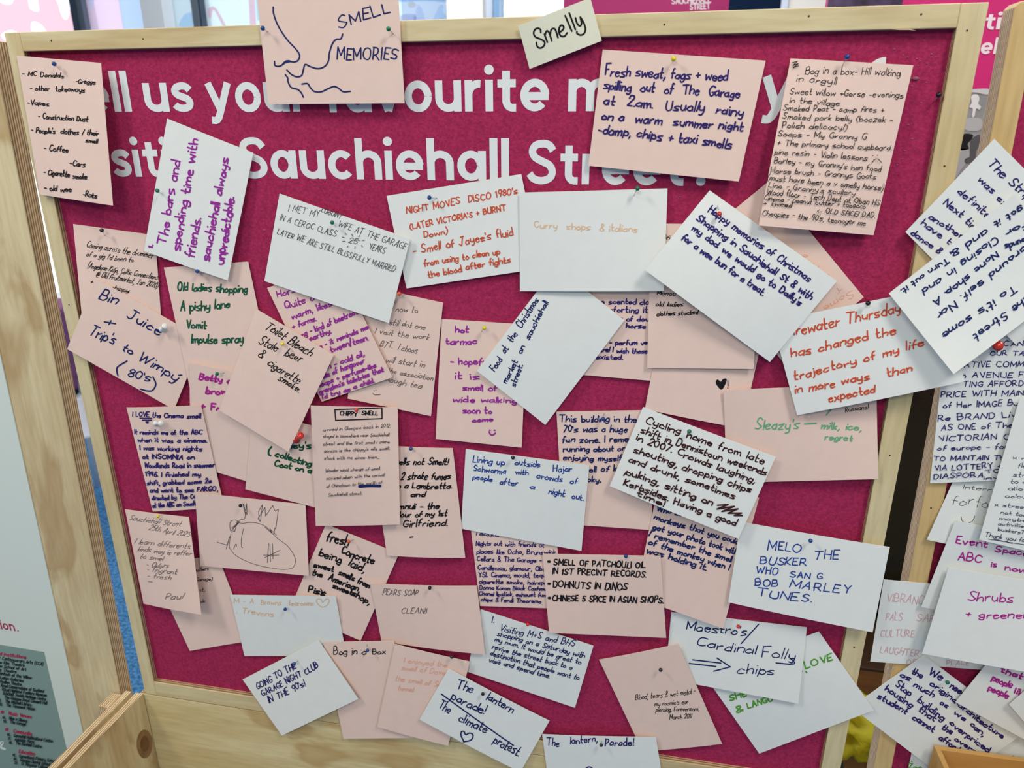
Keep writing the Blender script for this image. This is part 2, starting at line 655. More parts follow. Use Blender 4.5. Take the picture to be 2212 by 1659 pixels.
def upright(name, p0, p1, y0, y1, m, z0=0.0, z1=3.1, ref=WY):
    bm = bmesh.new()
    box(bm, wx(p0, ref), wx(p1, ref), y0, y1, z0, z1)
    return struct(add_obj(name, bm, m))


def window(n, p0, p1, fm=None, z0=0.45, z1=3.1):
    bm = bmesh.new()
    box(bm, wx(p0), wx(p1), WY, WY + 0.012, z0, z1)
    g = struct(add_obj('window_%d' % n, bm, GLASS))
    if fm:
        bm = bmesh.new()
        box(bm, wx(p0), wx(p1), WY - 0.003, WY - 0.001, z0, z1)
        add_obj('window_film', bm, fm, g)
    return g


win1 = window(1, -900, 172)
win2 = window(2, 193, 264, FILM_PALE)
win3 = window(3, 264, 333, FILM_BLUE)
win4 = window(4, 378, 430, FILM_FROST)
win5 = window(5, 447, 870, FILM_FROST)
win6 = window(6, 870, 977, FILM_HAZE)
win7 = window(7, 1084, 1571)
win8 = window(8, 1571, 1683, film('dark_slate_film', (80, 96, 118)))
upright('trim_1', 172, 181, WY - 0.06, WY + 0.04, FRAME_DARK)
upright('trim_2', 181, 193, WY - 0.04, WY + 0.06, FRAME_GREY)
upright('trim_3', 430, 443, WY - 0.06, WY + 0.04, FRAME_GREY)
upright('trim_4', 443, 447, WY - 0.05, WY + 0.04, FRAME_DARK)
upright('trim_5', 1052, 1066, WY - 0.02, WY + 0.06, mat('pale_blue_frame', (214, 228, 246), 0.5))
upright('trim_6', 1071, 1084, WY - 0.06, WY + 0.06, FRAME_BLUE)
upright('trim_7', 1683, 1697, WY - 0.03, WY + 0.06, mat('pale_blue_frame', (214, 228, 246), 0.5))
upright('column_grey', 333, 378, WY - 0.10, WY + 0.25, COLUMN_GREY)['label'] = 'pale grey window column'
upright('column_cream', 977, 1052, WY - 0.10, WY + 0.25, COLUMN_CREAM)['label'] = 'cream column'
upright('wall_right', 1697, 3200, WY - 0.02, WY + 0.25, COLUMN_CREAM)
bm = bmesh.new()
box(bm, wx(-900), wx(1697), WY - 0.05, WY + 0.25, 0.0, 0.45)
struct(add_obj('wall_back', bm, SILL))
bm = bmesh.new()
box(bm, wx(-900), wx(1697), WY - 0.22, WY + 0.0, 0.40, 0.45)
struct(add_obj('trim_8', bm, SILL), 'white window sill')


def blot(parent, pts, m, k=None, y=WY - 0.004, name='vinyl_shape', smooth=True):
    """flat shape on an upright surface at depth y, outline given where the photo shows it"""
    if k is not None:
        pts = [cp(k, *p) for p in pts]
    if smooth:
        pts = catmull(list(pts) + [pts[0]], 6)[:-1]
    w = [at(p[0], p[1], y) for p in pts]
    bm = bmesh.new()
    vs = [bm.verts.new(p) for p in w]
    f = bm.faces.new(vs)
    f.normal_update()
    if f.normal.y > 0:
        f.normal_flip()
    bmesh.ops.triangulate(bm, faces=[f])
    o = add_obj(name, bm, m)
    return child(o, parent)


CROP[20] = (0, 0, 300 / 2212)
CROP[21] = (300, 0, 300 / 2212)
CROP[22] = (840, 0, 400 / 2212)
CROP[23] = (2000, 150, 212 / 1172)
CROP[26] = (1110, 0, 200 / 1269)
CROP[24] = (1780, 1400, 432 / 2212)
CROP[19] = (1200, 0, 500 / 2212)
CROP[25] = (1650, 0, 562 / 2212)
FROST_SHAPE = film('frosted_shape', (222, 242, 252))
FROST_BACK = film('frosted_back', (206, 222, 230))
holes = []
for pts in ([(20, -60), (0, 20), (60, 60), (140, 75), (190, 50), (215, -60)], [(445, -80), (460, 60), (485, 140), (560, 178), (620, 170), (605, 60), (590, -80)],
            [(890, -80), (930, 70), (985, 250), (1040, 310), (1090, 270), (1120, 90), (1180, 60), (1240, 110), (1255, -80)],
            [(510, 355), (515, 500), (720, 500), (680, 420), (600, 360)], [(20, 560), (110, 495), (215, 490), (300, 560), (100, 640)]):
    holes.append([at(*cp(20, *q), WY - 0.002) for q in catmull(list(pts) + [pts[0]], 6)[:-1]])
outer = [np.array([wx(-900), WY - 0.002, 1.35]), np.array([wx(172), WY - 0.002, 1.35]), np.array([wx(172), WY - 0.002, 3.1]), np.array([wx(-900), WY - 0.002, 3.1])]
loops = [[Vector((p[0], p[2], 0)) for p in lp] for lp in [outer] + holes]
flat = [v for lp in loops for v in lp]
me = bpy.data.meshes.new('window_film')
me.from_pydata([(v.x, WY - 0.002, v.y) for v in flat], [], tessellate_polygon(loops))
me.materials.append(FILM_PINK)
o = bpy.data.objects.new('window_film', me)
COL.objects.link(o)
child(o, win1)
blot(win2, [(1390, -80), (1395, 60), (1430, 130), (1480, 110), (1505, -80)], FROST_SHAPE, 20)
for pts in ([(1095, 150), (1150, 110), (1200, 110), (1270, 190), (1380, 400), (1330, 400), (1230, 210), (1180, 160), (1150, 280), (1110, 280)],
            [(1742, -80), (1770, 420), (1870, 420), (1845, -80)]):
    blot(win5, pts, FILM_CORAL, 21, smooth=len(pts) > 4)
blot(win5, [(1855, -80), (1885, 330), (1960, 330), (1960, -80)], film('sky_blue_film', (196, 226, 244)), 21, smooth=False)
blot(win4, [(700, 260), (760, 210), (900, 205), (920, 300), (860, 420), (640, 420)], film('blue_patch_film', (206, 226, 248)), 21)
for pts, c in (([(220, 60), (260, 20), (320, 40), (320, 80), (250, 90)], (240, 232, 226)), ([(300, 240), (320, 150), (350, 60), (400, 120), (420, 240)], (232, 236, 250)),
               ([(540, 240), (560, 160), (610, 60), (650, 70), (650, 150), (720, 180), (720, 240)], (226, 240, 254)), ([(130, -60), (130, 20), (400, 10), (740, 20), (740, -60)], (198, 218, 246)),
               ([(150, 180), (300, 170), (320, 240), (140, 250)], (220, 218, 236))):
    blot(win6, pts, film('street_view_%d_%d' % (c[0], c[2]), c), 22, y=WY - 0.005)

# ------------------------------------------------------------------ things standing behind the boards
MAGENTA = mat('magenta_print', (180, 48, 118), 0.5, 0.3)
MAGENTA2 = mat('magenta_print_bright', (204, 40, 118), 0.5, 0.3)
PRINT_WHITE = mat('print_white', (238, 226, 234), 0.5)

t = thing('roll_up_banner', 'magenta roll-up banner with white street name lettering, standing behind the main board', 'banner', (wx(1394, 1.45), 1.45, 0))
BX0, BX1 = wx(1217, 1.45), wx(1572, 1.45)
slab('banner_print', [(BX0, 0.12), (BX1, 0.12), (BX1, 2.02), (BX0, 2.02)], 1.450, 1.453, MAGENTA, t)
slab('banner_base', [(BX0 - 0.02, 0.0), (BX1 + 0.02, 0.0), (BX1 + 0.02, 0.12), (BX0 - 0.02, 0.12)], 1.38, 1.52, mat('brushed_aluminium', (170, 172, 176), 0.35, metal=1.0), t, 0.01)
slab('banner_rail', [(BX0, 2.02), (BX1, 2.02), (BX1, 2.045), (BX0, 2.045)], 1.44, 1.463, MATS['brushed_aluminium'], t, 0.004)
rng = random.Random(5)
I = Ink()
for txt, a, b, h in (('SAUCHIEHALL', (1112, 37), (1485, 20), 52), ('STREET', (1287, 92), (1478, 82), 52)):
    for s in text_strokes(txt, cp(19, *a), cp(19, *b), h * CROP[19][2], rng, jit=0):
        I.stroke(s, 2.6)
I.build('lettering', PRINT_WHITE, t, plane_mapper(1.450), 0.0006, label='white lettering')

DY = 0.80
t = thing('exhibition_panel', 'magenta exhibition panel with grey photograph, seen in the gap right of the main board', 'display panel', (wx(2000, DY), DY, 0))
DX0, DX1 = wx(1784, DY), wx(2700, DY)
zt, zm, zb = 2.1, at(2090, 192, DY)[2], at(2050, 620, DY)[2]
slab('panel_print', [(DX0, zm), (DX1, zm), (DX1, zt), (DX0, zt)], DY, DY + 0.02, MAGENTA2, t)
slab('panel_backing', [(DX0, 0.29), (DX1, 0.29), (DX1, zb), (DX0, zb)], DY, DY + 0.02, mat('glossy_black_board', (13, 12, 13), 0.22, 0.5, noise=(9, 0.5), bump=(14, 0.25, 0.01)), t, label='glossy black lower board')
for lx in (DX0 + 0.03, DX1 - 0.06):
    slab('leg', [(lx, 0), (lx + 0.03, 0), (lx + 0.03, 0.29), (lx, 0.29)], DY, DY + 0.02, MATS['glossy_black_board'], t)
slab('grey_photograph', [(DX0, zb), (DX1, zb), (DX1, zm), (DX0, zm)], DY, DY + 0.02, mat('photo_grey', (150, 156, 156), 0.5, noise=(22, 0.25)), t, label='black and white photograph')
slab('dark_photograph', [(DX0, at(1860, 22, DY)[2]), (wx(1943, DY), at(1943, 22, DY)[2]), (wx(1938, DY), zt), (DX0, zt)], DY - 0.003, DY, mat('photo_dark_purple', (70, 58, 88), 0.4, noise=(30, 0.7)), t, label='dark purple photograph')
for pts, c in (([(540, 240), (750, 232), (740, 300), (620, 280), (540, 270)], (200, 204, 204)),
               ([(540, 330), (570, 300), (620, 305), (640, 350), (625, 410), (655, 440), (640, 480), (600, 470), (580, 560), (550, 560), (560, 470), (520, 450), (545, 400)], (222, 226, 226)),
               ([(480, 590), (660, 590), (650, 720), (470, 720)], (176, 180, 180)),
               ([(440, 780), (560, 780), (540, 840), (500, 890), (510, 950), (400, 950)], (22, 22, 24)),
               ([(540, 840), (640, 780), (640, 900), (600, 980), (590, 1060), (520, 1120), (470, 1110), (470, 1070), (520, 1040), (530, 950)], (84, 86, 88)),
               ([(400, 960), (500, 955), (520, 1040), (460, 1090), (470, 1130), (420, 1200), (340, 1300), (360, 1100)], (160, 166, 168))):
    blot(t, pts, mat('photo_tone_%d' % c[0], c, 0.5), 23, y=DY - 0.001, name='photo_shape')

BLACKMAT = mat('black_nylon', (16, 16, 18), 0.35, 0.5, bump=(60, 0.4, 0.004))


def heading_glyph(ch, w=0.25):
    def arc(cx, cy, rx, ry, a0, a1, n=28):
        return [(cx + rx * math.cos(math.radians(a0 + (a1 - a0) * i / n)), cy + ry * math.sin(math.radians(a0 + (a1 - a0) * i / n))) for i in range(n + 1)]
    h = w / 2
    bowl = arc(0.44, 0.5, 0.315, 0.385, 0, 360, 40)
    G = {
        'o': ([arc(0.46, 0.5, 0.335, 0.385, 0, 360, 40)], 0.92), 'a': ([bowl, [(0.80, 0), (0.80, 1)]], 0.925),
        'u': ([[(h, 1), (h, 0.42)] + arc(0.435, 0.42, 0.31, 0.30, 180, 360) , [(0.745, 1), (0.745, 0)]], 0.87),
        'n': ([[(h, 0), (h, 1)], arc(0.435, 0.58, 0.31, 0.30, 180, 0) + [(0.745, 0)]], 0.87),
        'h': ([[(h, 0), (h, 1.42)], arc(0.435, 0.58, 0.31, 0.30, 180, 0) + [(0.745, 0)]], 0.87),
        'm': ([[(h, 0), (h, 1)], arc(0.40, 0.60, 0.275, 0.28, 180, 0) + [(0.675, 0)], arc(0.95, 0.60, 0.275, 0.28, 180, 0) + [(1.225, 0)]], 1.35),
        'r': ([[(h, 0), (h, 1)], arc(0.47, 0.52, 0.345, 0.36, 180, 82)], 0.56),
        'e': ([arc(0.46, 0.5, 0.335, 0.385, 2, 318, 36), [(0.14, 0.47), (0.90, 0.47)]], 0.92), 'c': ([arc(0.46, 0.5, 0.335, 0.385, 42, 318, 36)], 0.84),
        's': ([catmull([(0.68, 0.74), (0.56, 0.86), (0.38, 0.88), (0.21, 0.82), (0.155, 0.70), (0.24, 0.58), (0.42, 0.505), (0.58, 0.43), (0.645, 0.30), (0.58, 0.17), (0.39, 0.115), (0.20, 0.16), (0.09, 0.27)], 5)], 0.77),
        'S': ([catmull([(0.90, 1.10), (0.76, 1.28), (0.53, 1.33), (0.29, 1.26), (0.19, 1.07), (0.29, 0.88), (0.53, 0.75), (0.78, 0.62), (0.88, 0.40), (0.78, 0.19), (0.51, 0.105), (0.24, 0.17), (0.09, 0.34)], 6)], 1.01),
        'y': ([[(0.11, 1), (0.47, 0.06)], [(0.83, 1), (0.45, 0.0), (0.37, -0.18)] + catmull([(0.37, -0.18), (0.27, -0.28), (0.10, -0.27)], 5)], 0.94),
        'v': ([[(0.11, 1), (0.46, 0.03)], [(0.81, 1), (0.46, 0.03)]], 0.92),
        'f': ([[(0.30, 0), (0.30, 1.08)] + arc(0.58, 1.10, 0.28, 0.28, 180, 88, 12), [(0.05, 0.88), (0.60, 0.88)]], 0.62),
        't': ([[(0.31, 1.27), (0.31, 0.36)] + arc(0.52, 0.34, 0.21, 0.23, 180, 268, 12) + [(0.63, 0.11)], [(0.03, 0.88), (0.62, 0.88)]], 0.65),
        'i': ([[(h, 0), (h, 1)], 'dot', (h, 1.31)], 0.25), 'l': ([[(h, 0), (h, 1.42)]], 0.25), 'T': ([[(0.0, 1.30), (0.98, 1.30)], [(0.49, 0), (0.49, 1.3)]], 0.98),
        'g': ([bowl, [(0.80, 1), (0.80, 0.0)] + arc(0.45, -0.02, 0.35, 0.28, 0, -140, 16)], 0.925),
        '?': ([catmull([(0.10, 1.06), (0.20, 1.25), (0.42, 1.32), (0.64, 1.24), (0.70, 1.04), (0.56, 0.84), (0.44, 0.68), (0.42, 0.44)], 5), 'dot', (0.42, 0.15)], 0.82),
    }
    return G[ch]


def heading(I, text, xl, xr, zb, xh, to_px=None, w=0.25):
    """solid geometric letters between xl and xr, baseline zb, x-height xh; collected as an Ink in world x-z"""
    gap = 0.115
    tot = sum(heading_glyph(c)[1] for c in text) + gap * (len(text) - 1)
    sx = (xr - xl) / tot
    u = 0.0
    for c in text:
        st, adv = heading_glyph(c)
        i = 0
        while i < len(st):
            if isinstance(st[i], str):
                cx, cz = st[i + 1]
                I.fill([(xl + (u + cx + 0.155 * math.cos(a * math.pi / 12)) * sx, zb + (cz + 0.155 * math.sin(a * math.pi / 12)) * xh) for a in range(24)])
                i += 2
                continue
            pts = [((u + p[0]) * xh, p[1] * xh) for p in st[i]]
            k = len(I.v)
            I.stroke(pts, w * xh, cap=False)
            for q in range(k, len(I.v)):
                I.v[q] = np.array([xl + I.v[q][0] * sx / xh, zb + I.v[q][1]])
            i += 1
        u += adv + gap


def xz_mapper(y):
    return lambda V: np.array([[v[0], y, v[1]] for v in V])


I = Ink()
k = abs(at(2116, 117, DY)[2] - at(2116, 92, DY)[2])
heading(I, 'ting', at(2124, 64, DY)[0], at(2230, 60, DY)[0], at(2124, 64, DY)[2], k)
heading(I, 'els', at(2116, 117, DY)[0], at(2176, 115, DY)[0], at(2116, 117, DY)[2], k)
I.build('lettering', PRINT_WHITE, t, xz_mapper(DY), 0.0008, label='white lettering')

# low wooden bench, bags
by = 0.64
zt = at(1885, 1432, by)[2]
bx = at(1885, 1440, by)[0]
t = thing('bench', 'low brown wooden bench behind the gap between the two boards', 'bench', (bx, by, 0))
slab('seat', [(bx - 0.35, zt - 0.008), (bx + 0.45, zt - 0.008), (bx + 0.45, zt), (bx - 0.35, zt)], by - 0.02, by + 0.15, mat('dark_seat_edge', (70, 50, 32), 0.5), t, 0.003)
slab('front_panel', [(bx - 0.33, 0.12), (bx + 0.43, 0.12), (bx + 0.43, zt - 0.008), (bx - 0.33, zt - 0.008)], by, by + 0.02, wood('bench_wood', (176, 128, 70), (150, 102, 50), 'X', fine=0.6), t, 0.002)
for s in (bx - 0.33, bx + 0.40):
    slab('leg', [(s, 0), (s + 0.03, 0), (s + 0.03, zt - 0.008), (s, zt - 0.008)], by + 0.021, by + 0.14, MATS['bench_wood'], t)


def lumpy(name, c, r, m, seed, parent=None, amp=0.18, freq=1.0):
    """soft sack: a ball pushed about by a few random folds"""
    rg = random.Random(seed)
    bm = bmesh.new()
    bmesh.ops.create_icosphere(bm, subdivisions=4, radius=1.0)
    dirs = [(Vector((rg.gauss(0, 1), rg.gauss(0, 1), rg.gauss(0, 1))).normalized(), rg.uniform(2, 5) * freq, rg.uniform(0, 6)) for _ in range(9)]
    for v in bm.verts:
        n = v.co.normalized()
        k = 1 + sum(amp / 3 / freq * math.sin(f * n.dot(d) * 2 + ph) for d, f, ph in dirs)
        v.co = Vector((n.x * r[0] * k, n.y * r[1] * k, max(-r[2] * 0.92, n.z * r[2] * k))) + Vector(c)
    return add_obj(name, bm, m, parent, smooth=True)


BY = 0.45
t = thing('rucksack', 'black rucksack on the floor behind the gap, under a yellow-green jacket', 'bag', (0.405, BY, 0))
o = lumpy('bag_body', (0.392, BY, 0.170), (0.056, 0.085, 0.186), BLACKMAT, 3, amp=0.06)
child(o, t)
bm = bmesh.new()
tube(bm, [(0.40 + 0.035 * math.cos(a), BY - 0.098, 0.22 + 0.06 * math.sin(a)) for a in [i * math.pi / 8 for i in range(9)]], 0.006)
child(add_obj('carry_strap', bm, BLACKMAT, smooth=True), t)
o = lumpy('jacket', (0, 0, 0), (0.11, 0.065, 0.042), mat('hi_vis_yellow', (178, 176, 30), 0.6, bump=(30, 0.6, 0.01)), 8, amp=0.55, freq=2.6)
o.location = (0.445, BY, 0.424)
tag(o, 'crumpled yellow-green jacket heaped on the black rucksack behind the gap', 'jacket')
o = lumpy('carrier_bag', (0, 0, 0), (0.034, 0.06, 0.178), mat('white_plastic', (214, 220, 218), 0.4, bump=(30, 0.5, 0.01)), 11, amp=0.12)
o.location = (0.4920, BY - 0.01, 0.165)
tag(o, 'small white carrier bag on the floor beside the black rucksack', 'bag')

# seen through the left gap: mauve stool, white chair
sp = np.array([-3.30, 2.70, 0.0])
t = thing('stool', 'mauve upholstered block stool seen through the left gap, near the window', 'stool', (sp[0], sp[1], 0))
o = slab('seat', [(sp[0] - 0.4, 0.05), (sp[0] + 0.35, 0.05), (sp[0] + 0.35, at(150, 668, sp[1])[2]), (sp[0] - 0.4, at(150, 668, sp[1])[2])], sp[1], sp[1] + 0.26, mat('mauve_fabric', (150, 96, 140), 0.9, noise=(30, 0.2), bump=(200, 0.4, 0.002)), t, 0.02)
for dx in (-0.34, 0.28):
    for dy in (0.05, 0.21):
        bm = bmesh.new()
        tube(bm, [(sp[0] + dx, sp[1] + dy, 0), (sp[0] + dx, sp[1] + dy, 0.05)], 0.02)
        child(add_obj('foot', bm, BLACKMAT), t)
CH = mat('white_moulded_plastic', (226, 228, 232), 0.35, 0.5)
c0 = floor_pt(196, 905, 0.43)
c0[1] -= 0.18
c0[2] = 0.0
t = thing('chair', 'white moulded plastic chair on the blue carpet seen through the left gap', 'chair', (c0[0], c0[1], 0))
bm = bmesh.new()
sw, sd, sh = 0.22, 0.22, 0.43
NX, NY = 10, 10
grid = [[bm.verts.new((c0[0] + (i / NX - 0.5) * 2 * sw, c0[1] + 0.22 + (j / NY - 0.5) * 2 * sd, sh + 0.03 * ((i / NX - 0.5) * 2) ** 2 - 0.02 * (1 - (j / NY - 0.5) ** 2 * 4) - 0.03 * max(0, 0.2 - j / NY))) for j in range(NY + 1)] for i in range(NX + 1)]
for i in range(NX):
    for j in range(NY):
        bm.faces.new((grid[i][j], grid[i + 1][j], grid[i + 1][j + 1], grid[i][j + 1]))
bmesh.ops.solidify(bm, geom=bm.faces[:], thickness=0.014)
child(add_obj('seat', bm, CH, smooth=True), t)
bm = bmesh.new()
grid = [[bm.verts.new((c0[0] + (i / NX - 0.5) * 2 * sw, c0[1] + 0.43 + 0.08 * j / NY - 0.05 * ((i / NX - 0.5) * 2) ** 2, sh + 0.02 + 0.36 * j / NY)) for j in range(NY + 1)] for i in range(NX + 1)]
for i in range(NX):
    for j in range(NY):
        bm.faces.new((grid[i][j], grid[i + 1][j], grid[i + 1][j + 1], grid[i][j + 1]))
bmesh.ops.solidify(bm, geom=bm.faces[:], thickness=0.014)
child(add_obj('backrest', bm, CH, smooth=True), t)
for dx, dy in ((-1, 0.04), (1, 0.04), (-1, 0.40), (1, 0.40)):
    bm = bmesh.new()
    tube(bm, [(c0[0] + dx * 0.24, c0[1] + dy, 0.0), (c0[0] + dx * 0.19, c0[1] + 0.22 + (dy - 0.22) * 0.8, sh - 0.01)], [0.013, 0.018], 10)
    child(add_obj('leg', bm, CH, smooth=True), t)

# ------------------------------------------------------------------ the main pin board stand
board = thing('notice_board', 'large magenta pin board with white lettering in a pale wooden frame, full of cards', 'notice board', (-0.22, 0.009, 0))
XL, XLi, XRi, XR = -0.7065, -0.6873, 0.2428, 0.2645
ZT, ZTi, ZBi, ZB = 1.600, 1.581, 0.7295, 0.7045
FR = [BIRCH_V, EDGE_Y]
FRH = [BIRCH_H, EDGE_Y]
slab('frame_stile', [(XL, ZB), (XLi, ZB), (XLi, ZT), (XL, ZT)], 0, 0.018, FR, board, 0.0008)
slab('frame_stile', [(XRi, ZB), (XR, ZB), (XR, ZT), (XRi, ZT)], 0, 0.018, FR, board, 0.0008)
slab('frame_rail', [(XLi, ZTi), (XRi, ZTi), (XRi, ZT), (XLi, ZT)], 0, 0.018, FRH, board, 0.0008)
slab('frame_rail', [(XLi, ZB), (XRi, ZB), (XRi, ZBi), (XLi, ZBi)], 0, 0.018, FRH, board, 0.0008)
PY = 0.008
pin_panel = slab('pin_panel', [(XLi, ZBi), (XRi, ZBi), (XRi, ZTi), (XLi, ZTi)], PY, 0.016, FELT, board, label='magenta felt panel')
slab('kick_panel', [(-0.716, 0.0), (XR, 0.0), (XR, ZB - 0.0015), (-0.716, ZB - 0.0015)], 0.0006, 0.018, [PLY_PANEL, EDGE_Y], board, 0.0006, label='golden plywood base panel')
I, I2 = Ink(), Ink()
zb1, zb2, XH = 1.5178, 1.4497, 0.0292
PX = lambda x, y: at(x, y, PY)[0]
for wd_, a, b, z in (('Tell', PX(122, 241), PX(286, 241), zb1 + 0.0012), ('us', PX(316, 240), PX(421, 240), zb1 + 0.0008), ('your', PX(450, 240), PX(668, 240), zb1), ('favourite', PX(702, 240), PX(1186, 240), zb1 - 0.001),
                     ('memory', PX(1227, 240), PX(1712, 240), zb1 - 0.0015), ('of', PX(1755, 241), PX(1899, 241), zb1 - 0.002),
                     ('visiting', PX(172, 381), PX(484, 383), zb2 + 0.0005), ('Sauchiehall', PX(521, 383), PX(1100, 391), zb2 + 0.0003), ('Street?', PX(1138, 398), PX(1540, 400), zb2 - 0.0022)):
    heading(I if z > 1.49 else I2, wd_, a, b, z, XH)
I.build('heading_lettering', VINYL, pin_panel, xz_mapper(PY), 0.0003, label='first line of white vinyl lettering')
I2.build('heading_lettering', VINYL, pin_panel, xz_mapper(PY), 0.0003, label='second line of white vinyl lettering')
NAIL = mat('nail_dark', (58, 44, 30), 0.6)


def nail(px, py, parent, y=0.0):
    p = at(px, py, y)
    bm = bmesh.new()
    tube(bm, [(p[0], y - 0.0002, p[2]), (p[0], y + 0.0006, p[2])], 0.0009, 8)
    child(add_obj('nail', bm, NAIL), parent)


for q in ((1435, 53), (1747, 35), (1990, 31), (2089, 66), (2040, 359), (1922, 984), (1845, 1398), (111, 88), (309, 84), (149, 658)):
    nail(q[0], q[1], board)
# splinter peeling off the lower edge of the top rail
sp_ = [at(*cp(3, *q), -0.002) for q in ((1150, 232), (1290, 226), (1352, 245), (1300, 238), (1220, 238))]
slab('splinter', [(q[0], q[2]) for q in sp_], -0.0022, -0.0012, BIRCH_H, board)
# torn felt specks at the upper right of the panel
FLECK = mat('torn_felt_fleck', (160, 92, 112), 0.9)
rng = random.Random(21)
bm = bmesh.new()
for px, py in ((1996, 87), (1932, 106), (1961, 124), (1980, 127), (1988, 132), (2012, 117), (1978, 169), (1968, 170), (1985, 170), (2000, 178), (1977, 197), (1990, 222), (2002, 137), (1951, 119), (1970, 186), (2020, 122), (1983, 142), (2009, 145),
               (1947, 245), (1962, 270), (1970, 300), (1953, 325), (1975, 322), (1948, 343), (1938, 356), (1862, 595), (571, 497), (1469, 425), (1466, 428), (1437, 470)):
    p = at(px, py, PY)
    r = rng.uniform(0.0005, 0.0010)
    bmesh.ops.create_icosphere(bm, subdivisions=1, radius=r, matrix=Matrix.Translation((p[0], PY - r * 0.2, p[2])) @ Matrix.Diagonal((1.4, 0.6, 0.8, 1)))
p = at(1977, 169.5, PY)
bmesh.ops.create_icosphere(bm, subdivisions=2, radius=0.002, matrix=Matrix.Translation((p[0], PY - 0.0008, p[2])) @ Matrix.Diagonal((1.5, 0.6, 0.8, 1)))
o = child(add_obj('felt_flecks', bm, FLECK), pin_panel)
o['kind'] = 'stuff'
o['label'] = 'torn felt flecks and pin holes'

# ------------------------------------------------------------------ the information stand on the left
T_L = 0.024
pt, pb = at(18.5, 85, T_L), at(283, 1475, T_L)
sl = (pb[0] - pt[0]) / (pt[2] - pb[2])
rx = lambda z: pt[0] + (pt[2] - z) * sl
left = thing('information_stand', 'plywood information stand with a white poster, left of the magenta board', 'display stand', (-1.15, 0.009, 0))
slab('plywood_sheet', [(-1.62, 0.0), (rx(0.0), 0.0), (rx(1.5935), 1.5935), (-1.62, 1.5935 - 0.02)], 0.0, T_L, [PLY_FACE, EDGE_Y], left, 0.0008)
po = lambda z: -0.8142 - (1.2075 - z) * 0.0333
POSTER = mat('white_poster', (217, 226, 216), 0.5, 0.3)
TEAL = mat('teal_print', (134, 158, 148), 0.5, 0.3)
poster = slab('poster', [(-1.55, 0.40), (po(0.40), 0.40), (po(1.52), 1.52), (-1.55, 1.52)], -0.0015, -0.0002, POSTER, left, label='white poster with a directory of places')
slab('directory_panel', [(-1.40, 0.7565 + 0.012), (-1.40, 0.44), (-0.8768, 0.44), (-0.8668, 0.7565)][::-1], -0.0019, -0.0016, TEAL, poster, label='teal directory panel')
PY_L = -0.0019
RED = ink((176, 34, 78))
BLK = ink((28, 36, 36))
rng = random.Random(3)
I = Ink()
p0, p1 = at(-58, 1341, -0.0015), at(39.5, 1364, -0.0015)
zz = p1[2]
heading(I, 'tion', at(-9, 1352, -0.0015)[0], at(34, 1362, -0.0015)[0], zz, abs(at(30, 1364, -0.0015)[2] - at(30, 1347, -0.0015)[2]) * 0.82, w=0.2)
I.fill([(p1[0] + 0.0012 * math.cos(a), zz + 0.0014 + 0.0012 * math.sin(a)) for a in [i * math.pi / 6 for i in range(12)]])
I.build('poster_heading', RED, poster, xz_mapper(-0.0015), 0.0003, label='crimson heading lettering')
Ir, Ib = Ink(), Ink()
for red, txt, a, b, h in ((1, 'Cultural Institutions', (-130, 512), (262, 568), 30), (0, 'The Centre for Contemporary Arts (CCA)', (-240, 540), (432, 635), 30), (0, 'Glasgow Film Theatre', (-110, 600), (245, 647), 28),
                          (0, 'Glasgow School of Art', (-105, 636), (262, 688), 28), (0, "King's Theatre", (-70, 680), (165, 710), 28), (0, 'Mackintosh at the Willow', (-60, 716), (316, 770), 28),
                          (0, 'McLellan Galleries', (-40, 760), (237, 800), 28), (0, 'Pavilion Theatre', (5, 805), (217, 835), 28), (0, 'Royal Conservatoire of Scotland', (12, 843), (440, 903), 28),
                          (0, 'Royal Highland Fusiliers Museum', (25, 882), (467, 944), 28), (0, 'Scottish Jewish Heritage Centre', (32, 920), (462, 981), 28), (0, 'The Glasgow Royal Concert Hall', (48, 960), (472, 1020), 28),
                          (0, 'The Mitchell Library', (58, 1000), (315, 1037), 28), (0, 'The Tenement House', (65, 1038), (350, 1078), 28), (0, '12.', (-8, 990), (12, 993), 24), (0, '13.', (0, 1028), (24, 1032), 24),
                          (1, 'Music Venues', (88, 1125), (317, 1163), 32), (0, 'Nice n Sleazy', (98, 1168), (272, 1196), 28), (0, 'The Garage', (107, 1206), (262, 1230), 28), (0, '14.', (30, 1158), (58, 1162), 22), (0, '15.', (40, 1196), (70, 1200), 22),
                          (1, 'Community', (135, 1302), (317, 1333), 32), (0, 'Garnethill Multicultural Centre', (143, 1340), (530, 1398), 28), (0, 'Adelaide Place', (153, 1380), (345, 1406), 28), (0, 'The Renfield Centre', (163, 1416), (420, 1453), 28),
                          (0, '16.', (78, 1328), (106, 1332), 22), (0, '17.', (88, 1368), (114, 1372), 22), (0, '18.', (98, 1408), (124, 1412), 22),
                          (1, 'Education', (190, 1506), (347, 1533), 32), (0, 'Garnetbank Primary School', (197, 1545), (560, 1598), 28), (0, 'Glasgow Dental School', (207, 1582), (505, 1630), 28), (0, 'St Aloysius College', (217, 1620), (480, 1660), 28),
                          (0, '19.', (134, 1532), (158, 1536), 22), (0, '20.', (142, 1570), (170, 1574), 22), (0, '21.', (152, 1608), (180, 1612), 22)):
    for s in text_strokes(txt, cp(18, *a), cp(18, *b), h * CROP[18][2], rng, jit=0, n=3):
        (Ir if red else Ib).stroke(s, 1.35 if not red else 1.6)
for c in ((25, 1100), (70, 1272)):
    Ir.fill([cp(18, c[0] + 17 * math.cos(a), c[1] + 17 * math.sin(a)) for a in [i * math.pi / 8 for i in range(16)]])
Ir.build('directory_titles', RED, poster, plane_mapper(PY_L), 0.0003, label='crimson directory titles')
